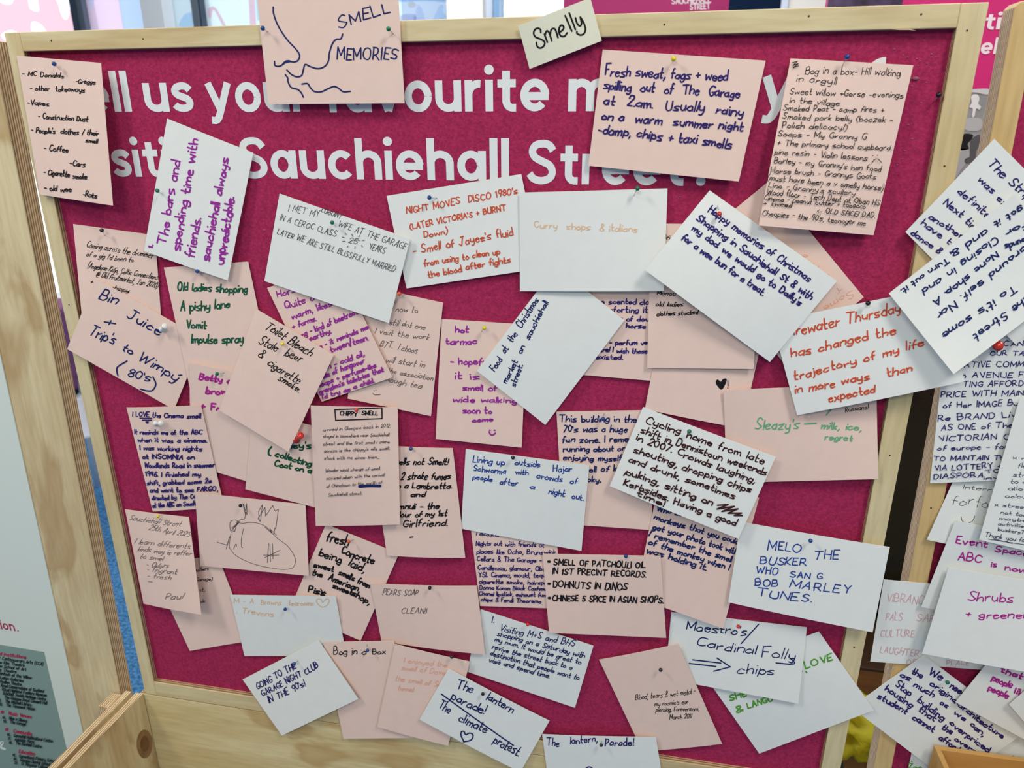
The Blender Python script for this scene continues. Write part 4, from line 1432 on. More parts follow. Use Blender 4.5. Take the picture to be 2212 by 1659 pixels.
DATA_MAIN = r"""
=horse|P|1222 515 1440 522 1435 825 1212 806|1 1 3 2|0 0|pale pink card of indigo writing, mostly hidden behind the white food and curry cards
pen|indigo|11
6|600 920 1110 925|45|Horse scented clo
6|700 985 1100 990|50|Comforting it
6|800 1055 1110 1060|45|lots of dou
6|930 1112 1085 1115|45|horse
6|795 1255 1100 1250|45|- perfum ve
6|690 1310 1100 1325|45|here! I wish those
6|690 1370 900 1375|45|existed.
=heart|P|1448 600 1668 640 1602 926 1393 884|1 1 4 3|1 0|pale pink card with a small black heart and exclamation mark
pen|black|9
fill|10|1690 148 1652 108 1646 80 1662 66 1684 84 1702 64 1726 58 1732 74 1718 112
10|1740 132 1748 132|66|!
=scribble|P|1660 392 1866 642 1693 784 1487 534|2 3 3 2|0 0|tilted pale pink card with faint orange upside-down writing, behind the white Christmas card
pen|peach|6
7|840 835 615 962|60|Some
7|740 790 700 830|40|T
7|485 545 415 540|42|or
7|600 640 540 610|34|Ti
7|650 700 640 705|30|i
=brick|P|1406 483 1645 485 1628 797 1398 795|2 2 5 3|0 0|pale pink card with slanted black words about old ladies and clothes, behind the Christmas card
pen|black|8|0.25
6|1225 430 1310 432|42|Brid
6|1180 865 1330 870|40|Monoc
6|1170 955 1390 955|38|old ladies
6|1175 1035 1510 1020|38|clothes stacked
=sleazy|P|1563 843 1893 828 1897 1035 1570 1043|2 3 3 2|0 0|pale pink card with light green words about milk, ice and regret
pen|palegreen|12|0.2
11|75 465 420 460|92|Sleazy's
11|465 440 560 437|60|_
11|600 455 920 475|60|milk, ice,
11|630 545 845 555|52|regret
s|11|640 350 680 300
pen|black|6|0.2
11|790 325 970 305|42|Russians!
=building|P|1202 889 1405 886 1409 1145 1216 1132|1 2 4 3|0 0|pale pink card with navy writing about this building, behind the brown-ink white card
pen|navy|11
10|400 410 1010 410|58|This building in the
10|430 490 935 490|58|70's was a huge
10|420 575 945 570|58|fun zone. I reme
10|430 645 915 640|48|running about cr
10|430 715 890 720|50|enjoying myself
10|540 805 850 805|50|smell of k
10|570 880 720 888|48|lucky.
=love|W|1769 1364 1888 1534 1640 1628 1521 1458|2 3 3 2|0 0|tilted white card with bright green capitals at the lower right of the main board
pen|lime|13
15|485 862 690 792|58|LOVE
s|15|450 878 456 882
s|15|486 884 492 892
14|1760 1120 1900 1080|52|SHE
14|1815 1215 1870 1200|50|&
14|1910 1180 2110 1110|50|LANGU
=maestro|W|1450 1322 1743 1355 1725 1520 1437 1466|1 2 4 3|0 0|white card with navy words, a slash and a double arrow
pen|navy|10|0.15
14|1400 550 1860 600|78|Maestro's
s|14|1960 510 1820 660
14|1475 680 1935 745|78|Cardinal
14|1990 760 2270 790|90|Folly
c|15|345 785 380 818 340 826 220 815
s|14|1445 790 1660 815
s|14|1420 820 1620 842
s|14|1630 775 1735 845 1605 880
14|1790 895 2090 908|88|chips
s|14|2110 815 2230 828
=monkeys|P|1425 1035 1640 1075 1562 1358 1372 1290|2 2 5 3|0 0|pale pink card with bold navy writing about monkeys, below the brown-ink white card
pen|navy|12|0.1
10|1170 1120 1400 1165|48|Who sold
10|1150 1185 1815 1390|52|monkeys that you could
10|1140 1260 1805 1470|52|get your photo took with
10|1110 1320 1760 1530|52|I remember the smell
10|1105 1385 1740 1590|52|of the monkey when I
10|1090 1450 1550 1590|52|was holding it.
=melo|W|1600 1127 1922 1182 1885 1366 1573 1301|2 6 9 4|1 0|white card with blue capitals about a busker, over the right frame
pen|blue|10|0.15
11|165 1420 425 1445|78|MELO
11|525 1495 730 1500|78|THE
11|105 1530 470 1550|66|BUSKER
11|75 1610 245 1620|62|WHO
15|340 130 595 140|52|SAN G
15|65 200 245 205|62|BOB
15|340 210 820 265|66|MARLEY
15|80 280 515 330|70|TUNES.
=firewater|W|1667 693 2034 618 2084 824 1722 897|4 6 14 6|2 0|large white card with orange-red slanted writing, over the right frame
pen|orange|13|0.2
7|390 1190 1240 1000|95|irewater Thursday
7|365 1365 1205 1170|78|has changed the
7|385 1545 1425 1270|72|trajectory of my life
7|395 1655 1335 1470|72|in more ways   than
11|670 245 1045 160|68|expected
=hot|P|954 689 1138 701 1127 967 941 948|1 2 6 3|0 0|pale pink card with purple words about hot tarmac and a smile
pen|purple|12
5|1600 1165 1705 1165|52|hot
5|1525 1255 1770 1250|52|tarmac
5|1560 1410 1850 1415|58|- hopefu
5|1595 1525 1790 1530|58|it is
9|1660 140 1930 150|50|smell of
9|1580 235 2090 240|48|wide walking
9|1660 325 1890 330|52|soon to
9|1735 400 1900 395|42|come
c|9|1868 482 1880 505 1900 508 1918 492
s|9|1872 468 1876 470
s|9|1908 468 1914 470
=tea|P|776 614 957 654 931 899 751 861|1 2 3 3|0 0|pale pink card with thin grey pencil writing and a tiny smile
pen|pencil|5|0.3
5|1130 1000 1300 1010|50|now to
5|1075 1100 1360 1140|50|still dot one
5|960 1170 1390 1220|50|I visit the work
5|1000 1270 1295 1325|55|BTT.  I choos
5|1050 1400 1355 1435|55|will start in
5|1060 1480 1420 1545|45|the association
5|1010 1545 1330 1610|55|enough tea
c|9|945 180 965 190 1005 188
s|9|955 155 958 158
s|9|970 150 973 153
=food|W|1201 575 1349 692 1178 918 1030 801|2 4 5 4|0 0|tilted white card with navy writing running uphill about market food
pen|navy|10|0.1
5|1915 1480 2270 905|62|Food  at  the  Christmas
5|2005 1575 2345 925|50|market  on  sauchiehall
5|2075 1600 2140 1420|48|street.
=night|W|835 423 1126 376 1168 580 878 623|2 2 4 4|0 0|white card with orange-red capitals about a disco
pen|orange|10
5|1215 222 2095 62|56|NIGHT MOVES  DISCO 1980's
5|1245 347 2005 192|50|(LATER VICTORIA'S + BURNT
5|1355 410 1545 375|50|Down)
5|1270 545 2065 390|70|- Smell of Jayee's fluid
5|1355 640 1960 540|58|from using to clean up
5|1390 735 2045 605|58|the blood after fights
=curry|W|1122 416 1442 407 1434 629 1123 629|1 1 4 3|1 0|nearly blank white card with one pale orange line about curry shops
pen|paleorange|8
6|200 335 1020 370|58|Curry  shops  & italians
=christmas|W|1533 411 1808 607 1663 782 1393 583|2 5 12 14|1 0|large tilted white card with indigo writing about Christmas shopping
pen|indigo|13
6|1580 205 2385 765|66|Happy memories of Christmas
6|1490 270 2405 905|62|Shopping in Sauchiehall St & with
6|1455 350 2315 950|58|my dad. we would go to Dailly's
6|1370 425 2015 865|62|for a wee bun for a treat.
=nights|P|1006 1050 1197 1060 1212 1315 1037 1309|1 1 3 2|0 0|pale pink card crowded with indigo writing about nights out, below the white queue card
pen|indigo|8
9|1750 1318 1950 1330|38|Tequila
9|1765 1400 2310 1411|41|Nights out with friends at
9|1770 1465 2400 1470|41|places like Ocho, Brunswick
9|1775 1522 2290 1535|41|Cellars & The Garage -
9|1780 1592 2320 1600|40|Candlewax, glamour, Obs
9|1785 1648 2320 1652|40|YSL Cinema, mould, tequ
13|1790 190 2330 202|38|cigarette smoke, hairspr
13|1795 237 2330 246|34|Donna Karan Black Cashme
13|1790 282 2330 296|34|Chanel lipstick, exhaust fum
13|1805 327 2285 345|34|chips & Fendi Theorema
=cycling|W|1389 879 1676 987 1595 1164 1317 1050|2 4 8 8|1 0|tilted white card with dark brown writing about cycling home
pen|brown|12|0.1
10|1085 412 2025 745|66|Cycling home from late
10|1045 492 2045 832|60|shift in Dennistoun weekends
10|1010 547 1955 892|60|in 2007. Crowds laughing,
10|990 642 1920 967|60|shouting, dropping chips
10|950 722 1790 1012|56|and drunk, sometimes
10|925 817 1610 1065|62|puking, sitting on
s|10|1655 1065 1740 1060 1650 1095 1790 1075 1690 1115 1820 1095 1740 1130 1850 1130 1790 1148 1855 1150
10|910 905 1800 1235|60|Kerbsides. Having a good
10|1015 992 1225 1075|52|time!
=cola|W|1006 970 1273 1005 1256 1190 996 1142|2 4 5 3|0 0|white card with blue writing about lining up with crowds after a night out
pen|blue|9
9|1735 727 1980 752|56|Lining up
10|35 750 235 765|52|outside
10|340 800 495 802|56|Hajar
9|1740 800 1990 817|52|Schworma
10|40 822 140 832|46|with
10|210 852 535 902|52|crowds  of
9|1735 862 1885 880|44|people
9|1945 902 2085 912|52|after
10|155 935 192 938|44|a
10|305 975 590 1030|58|night  out.
=visit|W|1038 1316 1282 1395 1242 1529 1009 1451|2 3 4 2|0 0|white card with small indigo writing about a Saturday shopping visit
pen|navy|8|0.2
13|1880 497 1905 502|52|1.
13|1950 560 2545 692|58|Visiting M+S and BHS
13|1930 602 2625 782|46|shopping on a Saturday with
13|1910 647 2595 832|44|my mum. It would be great to
13|1890 707 2525 872|44|revive the street back to a
13|1875 757 2580 957|44|destination that people want to
13|1865 807 2345 942|42|visit and spend time.
=patchouli|P|1172 1196 1427 1201 1439 1378 1186 1367|1 2 5 3|0 0|pale pink card with three bulleted lines of black capitals
pen|black|11|0.1
14|355 37 1085 62|50|SMELL OF PATCHOULI OIL
14|345 107 1090 132|50|IN 1ST PRECINT RECORDS.
14|350 212 940 237|58|DOHNUTS IN DINOS
14|345 320 1225 338|52|CHINESE 5 SPICE IN ASIAN SHOPS.
s|14|312 12 322 12|20
s|14|313 186 323 186|20
s|14|315 298 325 298|20
=drummer|P|158 484 335 508 352 745 181 728|1 1 2 2|0 0|pale pink card with thin black writing about a drummer, against the left frame
pen|black|5|0.35
4|690 492 1215 577|56|Coming across the drummer
4|690 562 1065 614|47|of a gig I'd been to
4|700 652 1255 747|50|(Angelique Kidjo, Celtic Connections
4|770 722 1255 812|50|@ Old Fruitmarket, Jan 2020)
4|720 782 1030 850|41|+ the  chippy
s|4|900 825 1035 848
=bin|P|207 601 438 732 376 885 145 754|1 3 5 4|0 0|tilted pale pink card with navy words about bin juice, over the left frame
pen|navy|12|0.2
4|790 902 930 947|88|Bin
4|1010 1042 1270 1192|80|Juice
4|825 1097 920 1120|70|+
4|705 1182 905 1262|95|Trip's
4|975 1302 1050 1342|70|to
4|1100 1377 1400 1560|88|Wimpy
c|4|1012 1395 940 1440 930 1475 938 1515
c|4|1220 1522 1242 1580 1215 1630 1170 1635 1118 1622
4|1015 1522 1195 1557|72|80's
s|4|1425 1508 1450 1505
=ladies|P|354 578 536 565 590 825 410 838|1 2 3 2|0 0|pale pink card with dark green words about old ladies shopping
pen|green|13
4|1415 830 1970 847|68|Old ladies shopping
4|1440 992 1835 967|78|A pishy lane
4|1485 1132 1645 1127|72|Vomit
4|1525 1247 1940 1247|78|Impulse spray
=bars|W|361 256 547 330 492 606 311 542|2 4 6 4|1 0|white card with purple writing running upwards about bars and friends
pen|purple|15|0.05
4|1325 470 1440 -195|85|The bars and
4|1440 520 1590 -365|80|spending time with
4|1555 575 1615 260|85|friends.
4|1670 600 1830 -215|75|sauchiehall always
4|1785 630 1872 90|75|unpredictable.
4|1218 503 1224 478|36|1.
=berty|P|409 783 577 818 567 1050 412 1003|2 2 4 3|0 0|pale pink card with purple words, half hidden under the toilet bleach card
pen|magenta|16
4|1580 1542 1830 1582|52|Betty c
4|1635 1659 1800 1667|56|brow
8|1595 305 1745 320|52|+ Fr
=collecting|P|545 890 745 935 742 1112 530 1057|1 1 3 2|0 0|pale pink card with dark green words about collecting a coat, left of the boxed title
pen|dgreen|14|0.1
9|290 602 445 607|52|ley's
c|9|132 592 112 620 110 650 125 662
9|160 667 445 747|52|collecting
9|155 737 445 802|52|Coat on a
=purple|P|577 622 729 569 848 815 695 868|2 3 4 3|0 0|tilted pale pink card full of small purple writing about warm farms and soaps
pen|purple|11|0.1
5|185 892 440 810|55|Horse s
5|245 977 480 905|59|Quite a
5|300 1057 620 950|51|warm, likes
5|300 1132 495 1067|46|+ farms.
5|380 1200 820 1012|49|ng - kind of beetroot
5|445 1227 610 1162|46|earthy.
5|520 1290 905 1132|42|a - it reminds me
5|610 1317 905 1222|53|tween/teen.
5|590 1452 875 1347|49|n - cold oil,
5|545 1532 880 1402|49|ells of hangover
5|510 1602 970 1442|44|soaps + perfume-like
5|520 1657 1030 1477|44|grandma's toiletries that
9|545 227 960 92|40|I'd try as a child.
=toilet|P|553 667 721 767 623 976 473 886|2 4 6 5|0 0|tilted pale pink card with black writing about toilet bleach and stale beer
pen|black|9|0.25
5|75 1142 440 1367|88|Toilet Bleach
5|25 1264 360 1422|84|Stale  beer
5|25 1372 60 1388|72|&
5|95 1442 345 1592|80|cigarette
5|180 1557 345 1660|62|smoke.
=met|W|604 418 886 516 840 698 571 607|2 4 7 4|1 0|white card with thin grey capitals about meeting a wife
pen|grey|5|0.15
5|270 207 520 257|62|I MET MY
5|540 217 700 267|42|CURRANT
5|675 327 1200 512|56|WIFE AT THE GARAGE
5|200 277 660 412|52|IN A CEROC CLASS
5|760 456 825 472|48|25
5|915 512 1040 547|56|YEARS
5|180 387 1115 692|52|LATER WE ARE STILL BLISSFULLY MARRIED
s|5|710 415 728 420
s|5|712 450 735 448
s|5|733 382 745 395
s|5|788 392 793 408
s|5|848 403 842 412
s|5|833 440 850 440
s|5|868 440 886 440
s|5|864 480 870 492
s|5|813 488 810 506
s|5|758 484 750 498
=lovecinema|P|273 880 434 875 484 1094 330 1105|1 2 2 4|2 0|pale pink card with indigo writing about loving the cinema smell
pen|indigo|10|0.05
8|1060 362 1600 377|42|I LOVE the Cinema smell
s|8|1125 376 1225 376
s|8|1145 392 1222 390
s|8|1175 405 1196 404
s|8|1182 413 1192 413
8|1075 502 1615 502|40|It reminds me of the ABC
8|1100 562 1650 567|40|when it was a cinema.
8|1120 627 1615 632|40|I was working nights
8|1140 697 1560 697|40|at INSOMNIA on
8|1155 767 1710 762|42|Woodlands Road in summer
8|1165 837 1610 832|40|1996. I finished my
8|1175 907 1690 887|40|shift, grabbed some 2s
8|1200 967 1740 952|42|and went to see FARGO,
8|1215 1027 1575 1007|38|directed by The Co
8|1220 1087 1580 1065|38|at the ABC on Sauchi
=back|P|322 1219 470 1200 541 1384 410 1406|1 1 2 3|0 0|pale pink card with only the ends of black lines showing behind the cursive card
pen|black|5|0.2
12|1510 108 1670 86|32|my mothers
12|1520 182 1700 172|30|or Garage)
12|1540 264 1645 258|30|ment,
12|1560 358 1645 350|30|look
=fresh|P|704 1132 862 1196 779 1384 625 1318|2 3 4 3|0 0|tilted pale pink card with bold black writing about fresh concrete
pen|black|13
9|570 1352 745 1397|84|fresh
9|690 1447 945 1540|68|Concrete
9|515 1467 690 1525|64|being
9|750 1547 875 1602|76|laid,
13|475 47 630 87|46|sweet
13|670 107 915 215|50|smells from
13|460 112 540 132|46|the
13|590 152 825 237|56|American
13|625 212 775 272|46|sweet
13|775 272 915 347|56|shop,
13|430 250 560 280|52|Piss
s|13|530 225 555 280 528 270 560 245|9
=browns|W|497 1285 725 1288 748 1417 528 1417|2 3 3 2|0 0|white card with pale orange words about tearooms and a small heart outline
pen|paleorange|6
12|1855 345 2030 347|42|.M - A
13|60 357 225 357|46|Browns
13|285 362 480 364|46|tearooms
c|13|545 375 512 352 500 325 512 312 535 315 548 338 572 312 592 314 597 332 580 362 545 375
12|1890 422 2190 452|52|. Trevons
=draw|P|421 1064 660 1090 667 1244 433 1222|2 3 4 3|0 0|pale pink card with a scratchy pencil drawing of an animal
pen|grey|4
c|8|1850 1290 1840 1240 1848 1200 1890 1190 1930 1215 2000 1210 2060 1215 2130 1245 2212 1330 2300 1400 2350 1480 2358 1530 2330 1575 2260 1585 2180 1575 2100 1560 2000 1530 1900 1480 1850 1430 1835 1390 1848 1300
s|8|1965 1150 1945 1060 1978 1150 1975 1060 1960 1180 1920 1190 1855 1270
s|8|1850 1255 1920 1205 1860 1265 1890 1225
s|8|2075 1200 2070 1120 2100 1070 2085 1200 2065 1180 2120 1090 2125 1160 2180 1075 2200 1120 2225 1105 2205 1260
s|8|2120 1245 2180 1300 2160 1260 2210 1310
s|8|2200 1250 2190 1300
s|8|2140 1530 2150 1375
s|8|2165 1522 2160 1380
s|8|2185 1500 2180 1380
s|8|2110 1470 2230 1470
s|8|2120 1490 2240 1430
c|8|1950 1260 1935 1330 1935 1400 1945 1410
s|8|1900 1200 1880 1280 1845 1270
s|8|1735 1365 1820 1390
s|8|1838 1320 1810 1420 1832 1350
c|8|1870 1420 1890 1380 1895 1400
=cursive|P|270 1100 408 1117 435 1328 310 1304|1 6 22 5|1 0|small pale pink card with looping pencil cursive, its lower right corner lifted
pen|pencil|4|0.45
8|1030 1192 1440 1247|50|Sauchiehall Street
8|1185 1272 1505 1337|50|25th April 2025
8|1075 1387 1515 1432|50|I learn differents
8|1100 1447 1520 1492|45|kinds way is reffer
8|1115 1507 1300 1522|45|to smel
12|1165 60 1345 77|45|- Odors
12|1165 97 1410 127|45|- frigrant
12|1175 152 1365 167|45|- fresh
12|1185 190 1218 192|27|-
12|1320 312 1455 317|54|Paul
=lambretta|P|800 960 978 968 1005 1205 836 1200|1 2 3 2|2 0|pale pink card with slanted black writing about two stroke fumes
pen|black|11|0.3
9|1090 742 1540 747|58|smells not Smelt!
9|1175 862 1560 862|64|2 stroke fumes
9|1110 932 1570 937|52|on a Lambretta.
9|1255 1000 1365 1000|46|and
9|1110 1097 1475 1097|54|Limnuli - the
9|1110 1162 1535 1152|48|odour of my 1st
9|1190 1242 1540 1227|62|Girlfriend.
9|1250 1330 1275 1325|20|-
=chippy|P|671 876 859 880 864 1133 682 1136|2 3 6 5|1 0|pale pink card with a boxed title in black capitals and a blue crossed-out bar
pen|black|9
9|690 352 825 357|36|CHIPPY
9|865 352 990 352|36|SMELL
s|9|648 310 1020 297 1022 380 655 392 648 310
pen|grey|4|0.2
9|550 477 1085 447|30|arrived in Glasgow back in 2012.
9|550 527 1075 517|30|stayed in somewhere near Sauchiehall
9|550 587 1080 572|28|street and the first smell I came
9|560 642 1080 622|28|across is the chippy's oily smell.
9|560 697 1000 692|28|stuck with me since then...
9|570 797 1005 782|28|Wonder what change of smell
9|580 857 1040 832|28|occured when with the arrival
9|580 922 1025 892|28|of Chinatown to the north of
9|595 992 870 977|28|Sauchiehall street.
s|9|710 850 770 846
pen|navy|24
c|9|848 915 930 910 1008 913
=pears|P|800 1260 1030 1265 1048 1414 824 1385|2 3 4 3|2 0|pale pink card with two short lines of grey capitals about clean soap
pen|grey|5|0.25
13|1010 277 1270 277|52|PEARS SOAP
13|1150 422 1340 417|48|CLEAN!!
=visitgap|P|698 1387 851 1384 892 1594 742 1596|1 2 4 3|0 0|pale pink card with one black line about a bog in a box
pen|black|8
13|630 752 820 747|64|Bog in
13|862 747 893 746|52|a
13|940 747 1045 750|46|Box
=enjoyed|P|853 1391 1015 1429 968 1611 815 1570|3 4 5 4|1 0|pale pink card with faint peach writing about an enjoyed smell
pen|peach|6|0.25
13|1185 812 1530 852|46|I enjoyed the
13|1170 872 1515 912|46|smell of Dove
13|1120 957 1490 1007|46|the smell of Sm
13|1140 1032 1265 1047|42|tunnel.
=going|W|524 1468 688 1383 774 1510 609 1589|2 3 6 5|0 0|tilted white card with indigo capitals about a night club in the 90's
pen|indigo|9|0.1
13|25 1032 335 862|56|GOING TO THE
13|70 1090 515 855|54|GARAGE NIGHT CLUB
13|120 1142 410 1002|56|IN THE 90's!
=blood|P|1294 1425 1465 1391 1560 1607 1388 1623|2 3 4 3|1 0|tilted pale pink card with tiny black writing about an ear piercing
pen|black|5|0.25
14|1000 1112 1480 1062|46|Blood, tears & wet metal -
14|1150 1162 1420 1142|42|my roomie's ear
14|1160 1207 1510 1197|42|piercing, Forevermore,
14|1270 1267 1445 1257|42|March 2011
=climate|W|969 1444 1187 1557 1124 1668 906 1554|2 4 6 4|1 0|tilted white card with navy words about a lantern parade and a climate protest
pen|navy|11
13|1605 1012 1735 1052|78|The
13|1845 1102 2050 1215|70|lantern
13|1565 1097 1825 1222|82|parade!
s|13|1490 1065 2062 1472
13|1460 1172 1550 1217|86|The
13|1625 1272 1840 1377|80|climate
13|1900 1442 2100 1562|84|protest.
c|13|1668 1443 1645 1395 1648 1362 1668 1360 1682 1385 1710 1372 1736 1380 1738 1408 1715 1432 1662 1443
=lantern|W|1171 1586 1417 1592 1444 1765 1195 1765|2 3 4 3|1 0|white card with one indigo line about a lantern parade, cut off at the bottom
pen|indigo|10
14|300 1477 405 1477|62|The
14|500 1457 720 1440|58|lantern,
14|780 1472 1000 1472|62|Parade!
c|14|605 1675 630 1645 655 1636 680 1650 695 1675
=takeaways|P|36 120 218 136 244 444 86 420|2 14 24 4|1 0|pale pink card listing takeaways and coffee in black, over the top left of the frame
pen|black|8
0|180 612 515 634|42|- MC Donalds
0|610 677 762 684|44|-Greggs
0|245 737 680 752|46|- other  takeaways
0|222 852 398 870|46|-Vapes
0|310 967 706 992|46|- Construction Dust
0|255 1077 790 1107|46|- People's  clothes / their
0|690 1157 783 1167|38|smell
0|357 1217 553 1237|48|- Coffee
0|563 1337 686 1350|46|-Cars
0|352 1397 697 1442|46|- Cigarette smoke
0|355 1517 577 1530|46|- old wee
0|667 1567 776 1577|42|-Rats
=nose|P|552 -30 859 -32 874 223 580 225|3 4 10 9|1 0|pale pink card with a navy drawing of a nose, over the top of the frame
pen|navy|12
1|690 228 1090 88|96|SMELL
1|670 472 1140 467|104|MEMORIES
c|1|155 55 158 110 195 205 265 310 340 390 370 440 355 480 320 492 270 485 240 505 205 525 168 520 163 487
fill|1|225 508 255 480 290 478 300 492 262 500
c|1|265 555 300 590 345 610 385 600 400 555 415 512 460 530 520 545 575 525 603 480 610 420 635 345 665 312 700 308 715 270
c|1|252 592 272 620 275 650 300 695 350 710 380 735 400 773
c|1|388 668 435 665 455 695 490 728 545 730 600 705 645 688 680 700 720 730 775 727
=smelly|C|1119 56 1275 -5 1300 88 1144 149|2 2 3 3|0 0|small cream card with one bold black word, on the top of the frame
pen|black|22
c|26|375 440 370 400 335 382 295 400 275 450 300 500 370 530 420 560 428 600 400 640 360 652 325 630 312 575|24
s|26|425 460 465 572|24
c|26|430 480 455 420 480 430 502 475 526 552|24
c|26|502 475 520 400 560 385 585 420 612 507|24
c|26|630 440 680 400 690 360 660 340 632 370 625 430 650 485 700 490 738 445|24
s|26|710 210 800 420|24
s|26|765 175 850 398|24
c|26|850 240 870 310 905 350 932 320 915 230|24
c|26|916 230 962 310 985 390 970 450 925 475 875 455 870 425|24
=sweat|P|1302 107 1654 131 1596 392 1271 358|3 9 12 5|1 0|pale pink card with indigo writing about sweat and taxi smells, over the white lettering
pen|indigo|14|0.15
2|765 602 1735 647|92|Fresh sweat, fags + weed
2|752 714 1830 782|84|spilling  out  of  The  Garage
2|752 832 1860 927|84|at  2.am.  Usually  rainy
2|735 957 1860 1047|78|on a  warm  summer night
2|705 1062 1765 1182|82|-damp, chips + taxi smells
=bogbox|P|1708 126 1973 141 1887 508 1639 487|4 6 9 10|1 0|tall pale pink card crowded with thin black handwriting, upper right of the main board
pen|black|6|0.2
3|470 587 1225 602|66|Bog in a box- Hill walking
3|400 652 715 667|64|in argyll
3|345 752 1250 777|57|Sweet willow +Gorse -evenings
3|345 817 740 842|52|in the village
3|295 882 1095 892|52|Smoked Peat - camp fires +
3|285 947 1165 972|52|Smoked pork belly (boczek -
3|285 1017 800 1032|52|Polish delicacy!)
3|250 1087 955 1107|49|Soaps - My Granny G
3|245 1157 1155 1192|52|+ The primary school cupboard.
3|225 1227 960 1272|52|pine resin - Violin lessons
3|220 1297 1070 1362|52|Barley - my Granny's hen food
3|195 1377 1030 1422|52|Horse brush - Grannys Goats
3|165 1432 1090 1512|52|(must have been a v smelly horse)
3|175 1492 860 1552|49|Lino - Granny's scullery
3|160 1547 1060 1632|52|Wood floor - Tech Dept at Oban HS
3|140 1592 945 1657|45|Cinema - peanut butter + tobacco
7|135 157 360 172|40|+ tweed
7|555 217 1020 257|44|<- OLD SPICE! DAD.
7|125 237 945 317|49|Cheapies - the 90's, teenager me
s|3|365 500 405 490 370 522 412 508 372 540 415 524
c|3|1000 1290 1015 1268 1045 1262 1072 1288
s|3|1003 1234 1007 1236
s|3|1038 1231 1042 1233
"""

DATA_TOP = r"""
=strip|W|2148 300 2385 540 2195 745 1956 501|4 4 6 9|1 0|tilted white card with indigo writing about a strip, over the gap between the two boards
pen|indigo|12|0.1
3|1925 1297 2235 1590|80|The Strip
3|1850 1422 2120 1685|62|was extr
7|1690 42 1980 290|68|definitely
7|1580 132 1860 375|68|Next time
7|1460 252 1720 410|56|another
7|1395 302 1660 490|62|have to
7|1310 387 1540 542|56|dance &
=upside|W|1920 634 2190 420 2335 600 2060 808|8 6 8 16|1 0|tilted white card with bold navy upside-down writing, lifted over the right frame
pen|navy|13|0.15
7|1600 572 1230 832|48|Turn out it.
7|1690 490 1625 530|48|&
7|1910 342 1740 462|60|and
7|1990 402 1405 835|58|Closing in and
7|1990 522 1490 922|58|None shop. A
7|2212 475 1510 1032|60|around self. Nor
7|2130 792 1555 1185|62|To it's some
7|2225 880 1800 1192|66|the Street
7|2190 170 1970 290|52|got it
7|2230 290 2055 362|52|for
7|2240 400 2055 472|52|sounds
"""

PINS = """
blue 117 138 - - takeaways
blue 567.6 61 578 69 nose
green 839.4 62.4 849 73 nose
yellow 1455 127 - - sweat
blue 1830 123 1819.5 142.4 bogbox
black 2028 205 2013 224.6 board
green 340 411.7 347 417 bars
black 219.7 497.6 227 509 drummer
blue 426 586 - - ladies
green 469 807.7 484 805.5 berty
yellow 610 743 - - toilet
green 717.6 480.6 - - met
blue 927.6 427 944 428 night
orange 862.5 634.6 863 644 tea
yellow 1046 708.4 1039 717 hot
green 1377 407 1369 423 curry
red 1554 462 1550 445 christmas
black 1875 655 - - firewater
black 519.4 1092 - - draw
red 769.7 886 - - chippy
blue 887.4 969.5 897 975 lambretta
black 1108 988.5 - - cola
blue 1303 905 1305 893 building
green 1489 932 1488 941 cycling
yellow 341 1115.5 - - cursive
orange 753.4 1170 764 1165 fresh
blue 1352 1201.5 1352.5 1207 patchouli
blue 1751 1168 - - melo
blue 616 1316 - - browns
black 928.4 1270 - - pears
red 1140 1348.7 - - visit
red 1595 1353.6 1597 1348 maestro
blue 794 1405 793 1392 visitgap
black 976 1419 - - enjoyed
blue 636 1433.6 643.5 1427 going
black 1043 1499 - - climate
black 1427 1447 - - blood
black 1298.6 1609.6 1299.5 1601 lantern
green 2046.8 1474 - - need
"""

G2 = 'idea cards pinned on the second board'
cards_right = make_cards(DATA_RIGHT, G2)
cards_main = make_cards(DATA_MAIN, 'memory cards pinned on the main board')
cards_right += make_cards(DATA_TOP, G2)
ABOUT = {}
for c in cards_main + cards_right:
    ABOUT[c['id']] = c['label'].split(',')[0]

# ------------------------------------------------------------------ pins
PIN = {'blue': (24, 64, 132), 'green': (20, 108, 74), 'yellow': (222, 206, 40), 'black': (18, 18, 20), 'red': (204, 44, 36), 'orange': (220, 84, 50), 'white': (226, 228, 222)}


def pin_mat(c):
    return mat('pin_' + c, PIN[c], 0.22, 0.55)


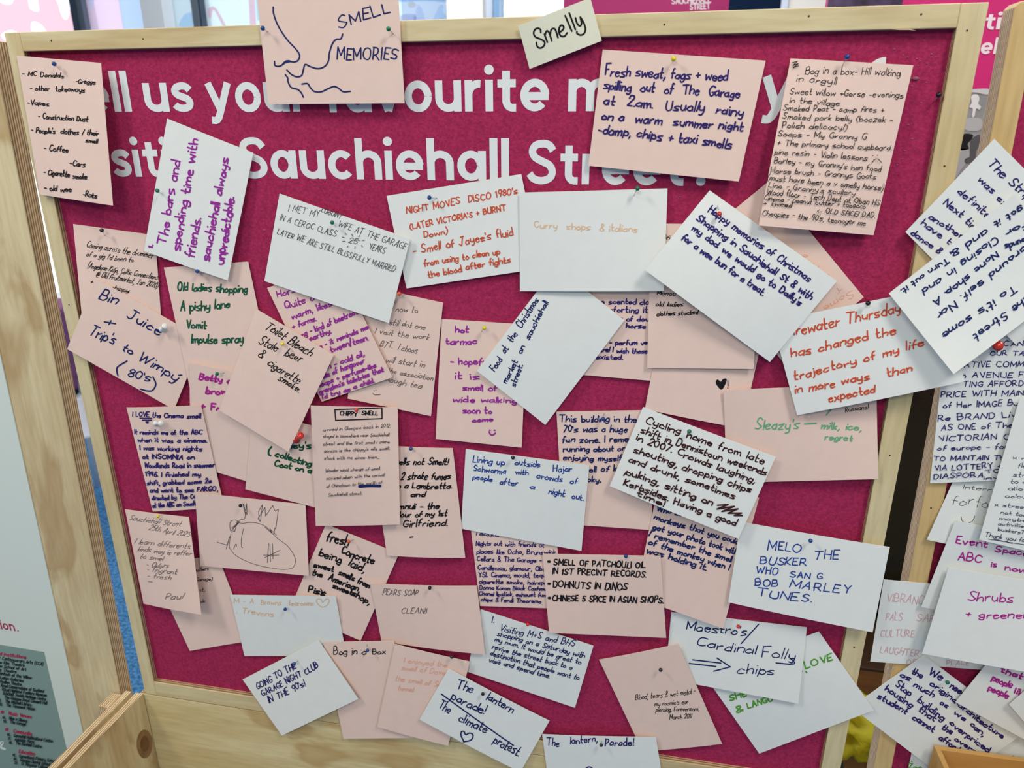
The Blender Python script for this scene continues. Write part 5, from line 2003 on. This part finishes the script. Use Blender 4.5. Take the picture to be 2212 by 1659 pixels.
def map_pin(col, px, py, tip, label):
    """round bead on a steel needle"""
    tx, tyy = (tip if tip else (px + 1.0, py + 3.0))
    ys = top_at(tx, tyy)
    T = Vector(at(tx, tyy, ys))
    reach = 0.0075 if not tip else 0.0085
    Hd = Vector(at(px, py, ys - reach))
    d = (Hd - T).normalized()
    t = thing('map_pin', label, 'pin', T, 'round-headed pins holding the cards')
    bm = bmesh.new()
    bmesh.ops.create_uvsphere(bm, u_segments=20, v_segments=14, radius=0.00235)
    rot = d.to_track_quat('Z', 'Y').to_matrix().to_4x4()
    for v in bm.verts:
        if v.co.z < -0.0010:
            v.co.x *= 0.72
            v.co.y *= 0.72
            v.co.z = min(v.co.z, -0.0016) * 1.15
    bmesh.ops.transform(bm, matrix=Matrix.Translation(Hd) @ rot, verts=bm.verts)
    child(add_obj('pin_head', bm, pin_mat(col), smooth=True), t)
    bm = bmesh.new()
    tube(bm, [T - d * 0.0002, Hd - d * 0.0015], 0.00032, 8)
    child(add_obj('needle', bm, STEEL, smooth=True), t)


def push_pin(col, base, topp, label, scale=1.0):
    """moulded push pin: flared foot, waist, broad cap"""
    ys = top_at(*base)
    B = Vector(at(base[0], base[1], ys - 0.0028))
    E = Vector(at(topp[0], topp[1], ys - 0.0028 - 0.0105 * scale))
    d = (E - B).normalized()
    L = (E - B).length
    t = thing('push_pin', label, 'pin', B, 'moulded push pins')
    r = 0.0034 * scale
    prof = [(0.0, 0.2), (0.02, 1.1), (0.12, 1.15), (0.2, 0.62), (0.45, 0.55), (0.72, 0.68), (0.8, 1.05), (0.95, 1.08), (1.0, 0.9), (1.01, 0.1)]
    bm = bmesh.new()
    tube(bm, [B + d * (L * a) for a, b in prof], [r * b for a, b in prof], 20)
    child(add_obj('pin_grip', bm, pin_mat(col), smooth=True), t)
    bm = bmesh.new()
    F = B - d * 0.0022
    tube(bm, [F, B + d * 0.001], 0.0005, 8)
    child(add_obj('needle', bm, STEEL, smooth=True), t)


for ln in PINS.strip().split('\n'):
    f = ln.split()
    tip = None if f[3] == '-' else (float(f[3]), float(f[4]))
    if f[5] == 'board':
        lab = 'black round-headed pin stuck in the bare magenta felt by the right frame'
    else:
        lab = f[0] + ' round-headed pin in the ' + ABOUT[f[5]]
        w = lab.split()
        if len(w) > 16:
            lab = ' '.join(w[:16])
    map_pin(f[0], float(f[1]), float(f[2]), tip, lab)
push_pin('white', (350, 712), (357, 704), 'white push pin in the tilted pale pink card about bin juice')
push_pin('white', (335.5, 915), (349, 914), 'white push pin in the pale pink card about the cinema smell')
push_pin('red', (640, 951), (650, 940), 'red push pin in the pale pink card about collecting a coat', 1.15)
push_pin('red', (2156, 748), (2157, 745.5), 'red push pin in the white card about a brand, below the upside-down card', 1.15)
